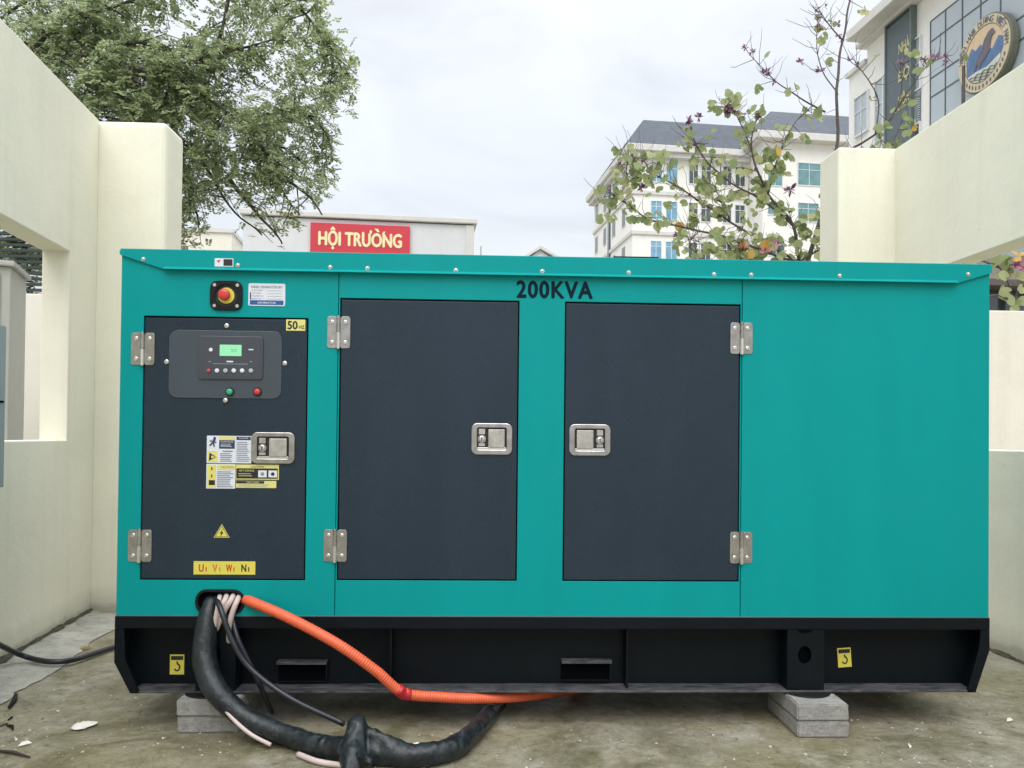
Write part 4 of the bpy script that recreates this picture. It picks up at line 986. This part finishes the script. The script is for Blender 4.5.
limbs = [  # (px, py, depth) chains
    [(-60, 440, 12), (-40, 250, 12), (-70, 60, 12), (-60, -120, 12.3)],
    [(-40, 250, 12), (0, 150, 11.8), (60, 60, 11.4), (130, -20, 11.2), (200, -90, 11.2)],
    [(-55, 120, 12), (20, 60, 11.6), (70, 42, 11.4), (140, 42, 11.1), (205, 52, 11), (270, 40, 11)],
    [(-50, 140, 12), (30, 42, 12.4), (110, 40, 12.6), (190, 90, 12.5), (250, 120, 12.4), (300, 160, 12.4)],
    [(0, 150, 11.8), (60, 58, 11.4), (110, 62, 11), (165, 75, 10.8), (215, 105, 10.8), (262, 150, 11), (300, 215, 11)],
    [(232, -30, 11.5), (225, 20, 11.4), (212, 60, 11.3), (190, 85, 11.3), (160, 100, 11.6)],
    [(130, -60, 11.6), (220, -40, 11.4), (290, 0, 11.2), (325, 40, 11), (345, 75, 11)],
    [(60, 60, 12), (120, 100, 12), (190, 150, 12), (230, 205, 11.8), (262, 235, 11.6)],
    [(100, 85, 12), (160, 140, 12.2), (190, 185, 12.2), (200, 225, 12.2)],
    [(250, 120, 12.4), (290, 110, 12), (320, 125, 11.8), (333, 150, 11.8)],
    [(262, 150, 11), (285, 175, 11), (310, 195, 11), (322, 215, 11)],
    [(230, 180, 11.6), (250, 205, 11.4), (268, 225, 11.2), (282, 244, 11.2)],
    [(-60, 60, 12), (0, 20, 12), (60, -30, 12.2), (110, -90, 12.3)],
    [(20, 60, 11.3), (70, 20, 11.1), (120, 5, 11), (170, -20, 11)],
    [(70, 42, 11), (110, 70, 10.8), (150, 72, 10.7), (200, 60, 10.7)],
    [(60, 58, 11), (95, 80, 10.8), (130, 100, 10.7), (175, 98, 10.7)],
    [(-40, 100, 11), (20, 80, 10.8), (60, 95, 10.7), (95, 120, 10.7)],
    [(-60, 260, 12), (-20, 240, 11.5), (15, 255, 11), (40, 262, 10.8)],
]
def visible_px(w_):
    d = w_-EYE; z = d.dot(FW); return CX+FPX*d.dot(RT)/z, CY-FPX*d.dot(UP)/z
def inside_crown(x, y):
    if y < 60 and x > 322+.55*max(y, -60): return False
    if x > 205 and y > 196 and noise.noise(Vector((x*.045, y*.03, 2))) < .02: return False
    return _ic(x, y)
def _ic(x, y):
    if x > 208 and y > 200 and noise.noise(Vector((x*.09, y*.05, 7))) < -.12: return False      # silhouette of the real crown's hanging edge, as heights above the camera's horizon
    lim = [(-200, 400), (185, 262), (215, 255), (232, 212), (245, 236), (262, 252), (290, 248), (300, 226), (310, 215), (320, 205), (330, 200), (336, 178), (346, 128), (352, 118), (366, 92), (372, 84)]
    if x > 372: return False
    for (xa, ya), (xb, yb) in zip(lim, lim[1:]):
        if xa <= x < xb: return y < ya+(yb-ya)*(x-xa)/(xb-xa)
    return True
tk = MB(); sprays = []
def limb(pts, r0, r1, seg=8, mb=tk, mat='bark'):
    P = smoothpath(pts, 6); n = len(P)
    for i in range(1, n-1): P[i] = P[i] + Vector((noise.noise(P[i]*1.7), noise.noise(P[i]*1.7+Vector((5, 0, 0))), noise.noise(P[i]*1.7+Vector((0, 9, 0)))))*r0*1.2
    mb.tube(P, [r0+(r1-r0)*(i/(n-1))**.7 for i in range(n)], mat, seg); return P
for k_, ch_ in enumerate(limbs):
    pts = [at(*p_) for p_ in ch_]
    if k_ == 0: pts = [Vector((root.x, root.y, -.1)), Vector((root.x, root.y, 2.0))] + pts[1:]; P = limb(pts, .22, .09)
    else: P = limb(pts, .072 if k_ in (1, 2, 3, 4) else .036, .010)
    if k_ == 0: continue
    n = len(P)
    for i in range(int(n*.18) if k_ != 5 else 6, n):
        t = (P[min(i+1, n-1)]-P[max(i-1, 0)]).normalized()
        for j in range(2):
            if not _ic(*visible_px(P[i])): continue
            dd = (t*rnd.uniform(.2, 1) + Vector((rnd.uniform(-1, 1), rnd.uniform(-1, 1), rnd.uniform(-.9, .5)))).normalized()
            L_ = rnd.uniform(.35, .95)
            e1 = P[i] + dd*L_*.5; e2 = e1 + (dd + Vector((rnd.uniform(-.4, .4), rnd.uniform(-.4, .4), -.55))).normalized()*L_*.5
            if not _ic(visible_px(e2)[0]+6, visible_px(e2)[1]): continue
            tk.tube([P[i], e1, e2], [.011, .007, .003], 'bark', 5, False); sprays.append((P[i], e1, e2))
for i in range(1600):      # outer twigs filling the crown's volume between the limbs
    c = at(rnd.uniform(-120, 368), rnd.uniform(-130, 262), rnd.uniform(10.4, 13.4)); x, y = visible_px(c)
    if x < 235 and y < 125 and (c-EYE).dot(FW) < 11.7: continue
    if not inside_crown(x+5, y+8) or noise.noise(c*1.3) < .0 or (x > 180 and y > 195 and rnd.random() < .55): continue
    dd = Vector((rnd.uniform(-.2, 1), rnd.uniform(-.8, .8), rnd.uniform(-.8, .3))).normalized()*rnd.uniform(.15, .45)
    e1 = c+dd*.5; e2 = c+dd+Vector((0, 0, -.06))
    if not inside_crown(visible_px(e2)[0]+6, visible_px(e2)[1]): continue
    tk.tube([c, e1, e2], [.006, .004, .002], 'bark', 4, False); sprays.append((c, e1, e2))
for v_ in range(len(tk.v)): tk.v[v_] = tuple(Vector(tk.v[v_])-root)
tk.build('trunk', tr_)
cr = MB()
for (p0, p1, p2) in sprays:
    for q_ in range(11):
        t = rnd.random(); b0 = p0.lerp(p1, t*2) if t < .5 else p1.lerp(p2, t*2-1)
        c = b0 + Vector((rnd.gauss(0, .10), rnd.gauss(0, .12), rnd.gauss(0, .09)))
        x, y = visible_px(c)
        if x > 372 or not _ic(x, y) or (y < 60 and x > 326+.55*max(y, -60)): continue
        leafy(cr, c, Vector((rnd.uniform(-1, 1), rnd.uniform(-1, 1), rnd.uniform(-.7, .35))), rnd.randint(4, 7), .064, .019, 'leaf', rnd)
for v_ in range(len(cr.v)): cr.v[v_] = tuple(Vector(cr.v[v_])-root)
cr.build('crown', tr_)

# orchid tree behind the right pillar
rnd = random.Random(5)
bt = thing('orchid_tree', 'young orchid tree with round leaves and purple flowers behind right pillar', 'tree', (at(812, 300, 7.6).x, at(812, 300, 7.6).y, 0)); root = Vector(bt.location)
bk = MB(); lf = MB(); fl = MB()
chains = [
    ([(812, 440, 7.6), (810, 330, 7.6), (800, 262, 7.6), (792, 225, 7.55), (768, 195, 7.5), (752, 150, 7.4), (757, 118, 7.4)], .028, .006),
    ([(803, 275, 7.6), (818, 225, 7.6), (836, 150, 7.7), (836, 90, 7.7), (843, 40, 7.75), (850, -5, 7.8), (853, -40, 7.8)], .024, .006),
    ([(800, 262, 7.6), (770, 245, 7.4), (730, 222, 7.3), (690, 195, 7.2), (655, 175, 7.1), (643, 160, 7.1)], .015, .004),
    ([(795, 262, 7.5), (745, 245, 7.2), (700, 230, 7.0), (650, 220, 6.9), (625, 203, 6.9), (606, 190, 6.9)], .014, .004),
    ([(792, 225, 7.55), (760, 200, 7.5), (725, 178, 7.4), (700, 152, 7.3), (690, 130, 7.3)], .012, .004),
    ([(825, 112, 7.7), (800, 98, 7.6), (775, 80, 7.5), (745, 48, 7.5)], .010, .003),
    ([(843, 40, 7.75), (826, 22, 7.7), (818, 8, 7.7)], .008, .003),
    ([(838, 95, 7.7), (822, 70, 7.7), (816, 40, 7.7), (818, 20, 7.7)], .007, .003),
    ([(850, 150, 7.6), (875, 135, 7.3), (895, 112, 7.2), (902, 85, 7.2), (900, 60, 7.2)], .012, .003),
    ([(875, 135, 7.3), (878, 100, 7.3), (862, 72, 7.3), (850, 60, 7.3)], .008, .003),
    ([(895, 112, 7.2), (915, 80, 7.1), (928, 65, 7.1), (945, 56, 7.1)], .007, .003),
    ([(820, 215, 7.6), (850, 160, 7.5), (885, 150, 7.3), (905, 118, 7.3)], .010, .003),
    ([(768, 195, 7.5), (778, 160, 7.4), (790, 130, 7.4), (812, 105, 7.4)], .009, .003),
    ([(752, 150, 7.4), (738, 118, 7.3), (728, 105, 7.3)], .007, .003),
    ([(800, 262, 7.5), (822, 245, 7.3), (834, 215, 7.3), (838, 190, 7.3)], .010, .004),
    ([(730, 222, 7.3), (720, 200, 7.2), (715, 185, 7.2)], .006, .003),
    ([(770, 245, 7.3), (748, 262, 7.2), (730, 250, 7.1)], .008, .003),
    ([(650, 175, 7.1), (630, 178, 7.0), (628, 160, 7.0), (632, 158, 7.0)], .004, .002),
    ([(700, 230, 7.0), (690, 245, 6.9), (705, 262, 6.9)], .006, .003),
]
dens = [(0, 1.3), (1, .28), (2, .9), (3, .85), (4, .8), (5, .25), (6, .1), (7, .15), (8, .45), (9, .3), (10, .15), (11, .8), (12, 1.3), (13, .9), (14, 1.7), (15, 1.1), (16, 1.6), (17, .5), (18, .8)]
FLW = []
def roundleaf(mb, c, d, s, mat):
    d = d.normalized(); n_ = (Vector((rnd.uniform(-.8, .8), -rnd.uniform(.2, 1), rnd.uniform(-.2, .8)))).normalized(); sd = d.cross(n_).normalized(); up = sd.cross(d)
    fold = rnd.uniform(-.1, .8)
    def P_(u, v): return c + sd*u*s + d*v*s + up*abs(u)*fold*s
    L = [P_(0, 0), P_(0, .82)]; out = [(.30, .02), (.50, .28), (.54, .58), (.42, .88), (.22, 1.0)]
    vs = [P_(0, 0), P_(0, .78)] + [P_(u, v) for u, v in out] + [P_(-u, v) for u, v in out]
    mb.add(vs, [(0, 2, 3, 4, 1), (1, 4, 5, 6), (0, 1, 9, 8, 7), (1, 11, 10, 9)], mat)
def flower(mb, c, s, mat, n=7):
    mb = MB(); FLW.append(mb)
    for i in range(n):
        d = Vector((rnd.uniform(-1, 1), rnd.uniform(-1, 1), rnd.uniform(-.7, 1))).normalized(); sd = d.orthogonal().normalized()
        mb.add([c, c+d*s*.5+sd*s*.3, c+d*s*.95, c+d*s*.5-sd*s*.3], [(0, 1, 2, 3)], mat)
for k_, (ch_, r0, r1) in enumerate(chains):
    pts = [at(*p_) for p_ in ch_]
    if k_ == 0: pts = [Vector((root.x, root.y, -.05))] + pts
    P = smoothpath(pts, 6); n = len(P)
    for i in range(1, n-1): P[i] = P[i] + Vector((noise.noise(P[i]*4), 0, noise.noise(P[i]*4+Vector((3, 3, 3)))))*.02
    bk.tube(P, [r0+(r1-r0)*(i/(n-1))**.8 for i in range(n)], 'bark2', 7)
    dn = dict(dens)[k_]
    st = 14 if k_ == 0 else (10 if k_ == 1 else 3)
    for i in range(st, n):
        for j in range(3):
            if rnd.random() > dn*(.54 if P[i].z < 3.8 else .28): continue
            t = (P[min(i+1, n-1)]-P[i-1]).normalized()
            dd = (t*.4+Vector((rnd.uniform(-1, 1), rnd.uniform(-.6, .6), rnd.uniform(-.8, .9)))).normalized(); L_ = rnd.uniform(.05, .20)
            e1 = P[i]+dd*L_; bk.tube([P[i], e1], [.0035, .002], 'bark2', 4, False)
            for m__ in range(rnd.randint(1, 3)):
                roundleaf(lf, e1+Vector((rnd.gauss(0, .03), rnd.gauss(0, .03), rnd.gauss(0, .03))), Vector((rnd.uniform(-.6, .6), rnd.uniform(-.4, .2), rnd.uniform(-1, .1))), rnd.uniform(.048, .09), 'oldleaf' if rnd.random() < .006 else 'leaf2')
    if k_ in (1, 4, 5, 6, 7, 8, 9, 10, 13, 2, 3, 17, 0):
        for _ in range(1 if k_ not in (1, 5) else 5):
            i = rnd.randint(n//2, n-1); c = P[i]+Vector((rnd.gauss(0, .05), 0, rnd.gauss(0, .05)))
            flower(fl, c, rnd.uniform(.035, .06), 'petal')
        e1 = P[-1]; flower(fl, e1, .05, 'petal', 8)
    for _ in range(13):     # bare twigs
        i = rnd.randint(n//3, n-1); dd = Vector((rnd.uniform(-1, 1), rnd.uniform(-.3, .3), rnd.uniform(-.1, 1))).normalized(); L_ = rnd.uniform(.10, .32)
        m1 = P[i]+dd*L_*.4; m2 = m1+(dd+Vector((rnd.uniform(-.4, .4), 0, .5))).normalized()*L_*.35; bk.tube([P[i], m1, m2, m2+(dd+Vector((rnd.uniform(-.7, .7), 0, .6))).normalized()*L_*.3], [.0032, .0026, .002, .0013], 'bark2', 4, False)
for (px_, py_, s_) in ((733, 110, .13), (725, 107, .09), (688, 120, .08), (699, 117, .08), (636, 184, .09), (642, 188, .08), (790, 190, .12), (678, 236, .08), (752, 52, .06), (800, 62, .07), (820, 70, .08), (768, 72, .07), (924, 60, .10), (935, 57, .10)):
    flower(fl, at(px_, py_, 7.25), s_*.72, 'petal', 14)
for (px_, py_) in ((765, 252), (742, 246), (775, 245)): flower(fl, at(px_, py_, 7.1), .07, 'pinkpetal', 6)
for px_, py_, mt in ((743, 244, 'oldleaf'), (748, 250, 'oldleaf'), (776, 147, 'oldleaf'), (742, 240, 'oldleaf'), (765, 240, 'oldleaf'), (679, 222, 'oldleaf')): roundleaf(lf, at(px_, py_, 7.1), Vector((.1, 0, -1)), .085, mt)
for mb_ in [bk, lf]+FLW:
    for v_ in range(len(mb_.v)): mb_.v[v_] = tuple(Vector(mb_.v[v_])-root)
bk.build('trunk', bt); lf.build('crown', bt)
for f_ in FLW: f_.build('flower', bt)
FLW.clear()

# shrub beyond the right opening
sh = thing('shrub', 'shrub with broad leaves and yellow-pink bloom beyond the right opening', 'shrub', (at(1010, 300, 7.2).x, at(1010, 300, 7.2).y, 0)); root = Vector(sh.location)
bk = MB(); lf = MB(); fl = MB()
for ch_ in ([(1010, 480, 7.2), (1015, 380, 7.2), (1012, 300, 7.2), (1000, 268, 7.1), (985, 262, 7.1)], [(1012, 310, 7.2), (1022, 280, 7.2), (1035, 255, 7.2)], [(1010, 300, 7.2), (995, 295, 7.1), (975, 300, 7.1)], [(1005, 275, 7.1), (1015, 262, 7.1), (1030, 250, 7.1)], [(1000, 268, 7.1), (975, 258, 7.2), (960, 256, 7.3)]):
    pts = [at(*p_) for p_ in ch_]
    if ch_[0][1] == 480: pts = [Vector((root.x, root.y, 0))]+pts
    P = smoothpath(pts, 6); bk.tube(P, [.010-.006*i/len(P) for i in range(len(P))], 'bark2', 6)
    for i in range(len(P)):
        if P[i].z < 1.9: continue
        if rnd.random() < .45: roundleaf(lf, P[i]+Vector((rnd.gauss(0, .04), rnd.gauss(0, .04), rnd.gauss(0, .05))), Vector((rnd.uniform(-1, 1), -.2, rnd.uniform(-1, .6))), rnd.uniform(.06, .10), 'leaf2')
flower(fl, at(1021, 256, 7.0), .11, 'oldleaf', 9); flower(fl, at(1021, 266, 7.0), .09, 'pinkpetal', 9); flower(fl, at(1016, 262, 7.0), .06, 'petal', 6)
for mb_ in [bk, lf]+FLW:
    for v_ in range(len(mb_.v)): mb_.v[v_] = tuple(Vector(mb_.v[v_])-root)
bk.build('stem', sh); lf.build('foliage', sh)
for f_ in FLW: f_.build('flower', sh)
FLW.clear()

# hedge seen through the left opening behind the fence
hg = MB()
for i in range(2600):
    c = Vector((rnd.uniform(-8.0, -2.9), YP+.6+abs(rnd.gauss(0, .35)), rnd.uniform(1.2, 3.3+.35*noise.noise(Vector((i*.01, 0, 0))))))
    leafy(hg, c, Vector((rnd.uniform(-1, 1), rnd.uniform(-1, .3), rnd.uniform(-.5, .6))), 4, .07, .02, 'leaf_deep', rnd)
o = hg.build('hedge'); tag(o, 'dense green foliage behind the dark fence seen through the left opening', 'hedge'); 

# ------------------------------------------------------------------ litter
def world_tag(mb, name, label, cat, group=None): return tag(mb.build(name), label, cat, group)
c = onground(83, 727.5); q = MB(); n = 20; vs = [Vector((0, 0, .016))]
for rg, (k1, z1) in enumerate(((.55, .014), (1.0, .004))):
    for i in range(n):
        t = 2*math.pi*i/n; rx_, ry_ = .036*k1*(1+.12*math.sin(3*t)), .026*k1*(1+.2*math.cos(t)); w_ = 1+.35*noise.noise(Vector((math.cos(t)*1.7, math.sin(t)*1.7, rg))); vs.append(Vector((rx_*w_*math.cos(t)+.012*k1*math.sin(t), ry_*w_*math.sin(t)*1.5, z1+.006*noise.noise(Vector((t*2, rg, 5))))))
fs = [(0, 1+i, 1+(i+1) % n) for i in range(n)]+[(1+i, 1+n+i, 1+n+(i+1) % n, 1+(i+1) % n) for i in range(n)]
q.add([v_+Vector((c.x, c.y, .003)) for v_ in vs], fs, 'shell', True); world_tag(q, 'crumpled_paper', 'small white crumpled scrap lying on the ground left of the blocks', 'litter')
def stick(a, b_, r, label, name='twig', mat='twig'):
    a = onground(*a); b_ = onground(*b_); a.z = b_.z = r; m_ = (a+b_)/2+Vector((.004, .006, .003)); q = MB(); q.tube([a, m_, b_], [r*.7, r, r*.5], mat, 6); world_tag(q, name, label, 'litter', 'dark scraps on the ground at lower left')
stick((-8, 752), (30, 759), .006, 'long straight black twig at the lower left corner')
stick((16, 697), (9, 710), .010, 'short thick black scrap below the left cable', 'scrap', 'rubber')
stick((-4, 729), (8, 724), .003, 'thin dark twig at the left border')
stick((7, 727), (13, 731), .006, 'tiny black crumb beside the thin twig', 'scrap', 'rubber')
stick((8, 721), (12, 718), .004, 'tiny dark crumb above the thin twig', 'scrap', 'rubber')
def dryleaf(px_, py_, s_, label, mat='drybrown', a0=0):
    c = onground(px_, py_); q = MB(); ca, sa = math.cos(a0), math.sin(a0)
    pts = [(-1, 0, .002), (-.4, .35, .012), (.4, .3, .014), (1, 0, .004), (.4, -.3, .006), (-.4, -.32, .004)]
    vs = [(c.x+s_*(x*ca-y*sa), c.y+s_*(x*sa+y*ca), z+.002) for x, y, z in pts]; q.add(vs, [(0, 1, 2, 3), (0, 3, 4, 5)], mat); world_tag(q, 'fallen_leaf', label, 'leaf', 'fallen leaves on the ground')
dryleaf(85, 650, .035, 'yellow-brown leaf by the black cable at left'); dryleaf(25, 746, .022, 'pale leaf near the black twig at lower left', 'shell', .6); dryleaf(16, 741, .014, 'small pale leaf fragment at lower left', 'shell', 2)
dryleaf(910, 748, .016, 'pale fragment on the ground at lower right', 'shell', 1); dryleaf(1010, 722, .018, 'pale fragment near the right border', 'shell', .3); dryleaf(878, 741, .016, 'pale fragment right of the right block', 'shell', 2.2)
dryleaf(415, 748, .03, 'white fragment beside the bend of thick cable', 'shell', .3)
gr = MB()
for i in range(900):
    zone = rnd.random()
    if zone < .4: c = onground(rnd.uniform(-10, 240), rnd.uniform(655, 790))
    elif zone < .8: c = onground(rnd.uniform(840, 1040), rnd.uniform(690, 790))
    else: c = onground(rnd.uniform(200, 860), rnd.uniform(715, 790))
    s_ = .0016+.0045*rnd.random()**4
    off = [Vector((rnd.uniform(.6, 1.3)*s_*x, rnd.uniform(.6, 1.3)*s_*y, z*s_*rnd.uniform(.4, .9))) for x, y, z in ((-1, -1, 0), (1, -1, 0), (1, 1, 0), (-1, 1, 0), (-.5, -.5, 1), (.5, -.5, 1), (.5, .5, 1), (-.5, .5, 1))]
    gr.add([Vector((c.x, c.y, .001))+o_ for o_ in off], [(0, 1, 5, 4), (1, 2, 6, 5), (2, 3, 7, 6), (3, 0, 4, 7), (4, 5, 6, 7)], 'grit')
gr.build('grit', kind='stuff')

# ------------------------------------------------------------------ world, sun, camera
SUN_EL, SUN_AZ = R(50), R(186)      # azimuth clockwise from +y: the bright part of the cloud is behind the camera, a little left
w = bpy.data.worlds.new('World'); SC.world = w; w.use_nodes = True; nt = w.node_tree; bg = nt.nodes['Background']
sky = nt.nodes.new('ShaderNodeTexSky'); sky.sky_type = 'NISHITA'; sky.sun_disc = False; sky.sun_elevation = SUN_EL; sky.sun_rotation = SUN_AZ; sky.dust_density = 4
tc = nt.nodes.new('ShaderNodeTexCoord'); sp = nt.nodes.new('ShaderNodeSeparateXYZ'); nt.links.new(tc.outputs['Generated'], sp.inputs[0])
grad = ramp(nt, sp.outputs['Z'], [(0, (.280, .292, .307)), (.12, (.277, .290, .306)), (.30, (.265, .281, .303)), (.50, (.30, .313, .335)), (1, (1.0, 1.01, 1.03))])
cl = ramp(nt, noise_n(nt, mapping(nt, tc.outputs['Generated'], (1, 1, 2.6)), 3.4, 7, .55, .5), [(.30, .86), (.5, 1.0), (.70, 1.10)])
c = mixc(nt, 1.0, grad, cl, 'MULTIPLY')
sc_ = nt.nodes.new('ShaderNodeVectorMath'); sc_.operation = 'SCALE'; sc_.inputs['Scale'].default_value = 24.0; nt.links.new(c, sc_.inputs[0])
c = mixc(nt, .06, sc_.outputs[0], sky.outputs[0])
nt.links.new(c, bg.inputs['Color']); bg.inputs['Strength'].default_value = .1
sl = bpy.data.lights.new('sun', 'SUN'); sl.energy = 1.05; sl.angle = R(45); sl.color = (1, .97, .92)
so = bpy.data.objects.new('sun', sl); COL.objects.link(so)
sd = Vector((math.sin(SUN_AZ)*math.cos(SUN_EL), math.cos(SUN_AZ)*math.cos(SUN_EL), math.sin(SUN_EL)))
so.rotation_euler = sd.to_track_quat('Z', 'Y').to_euler(); so.location = (0, -3, 6)

cam = bpy.data.cameras.new('camera'); co_ = bpy.data.objects.new('camera', cam); COL.objects.link(co_); SC.camera = co_
cam.sensor_fit = 'HORIZONTAL'; cam.sensor_width = 36; cam.lens = 36*FPX/1024; cam.shift_y = (CY-384)/1024; cam.clip_end = 1000; cam.clip_start = .05
mt = Matrix((( RT.x, UP.x, -FW.x, EYE.x), (RT.y, UP.y, -FW.y, EYE.y), (RT.z, UP.z, -FW.z, EYE.z), (0, 0, 0, 1))); co_.matrix_world = mt
SC.view_settings.view_transform = 'Standard'; SC.view_settings.look = 'None'; SC.view_settings.exposure = .48; SC.view_settings.gamma = 1
SC.view_settings.use_curve_mapping = False
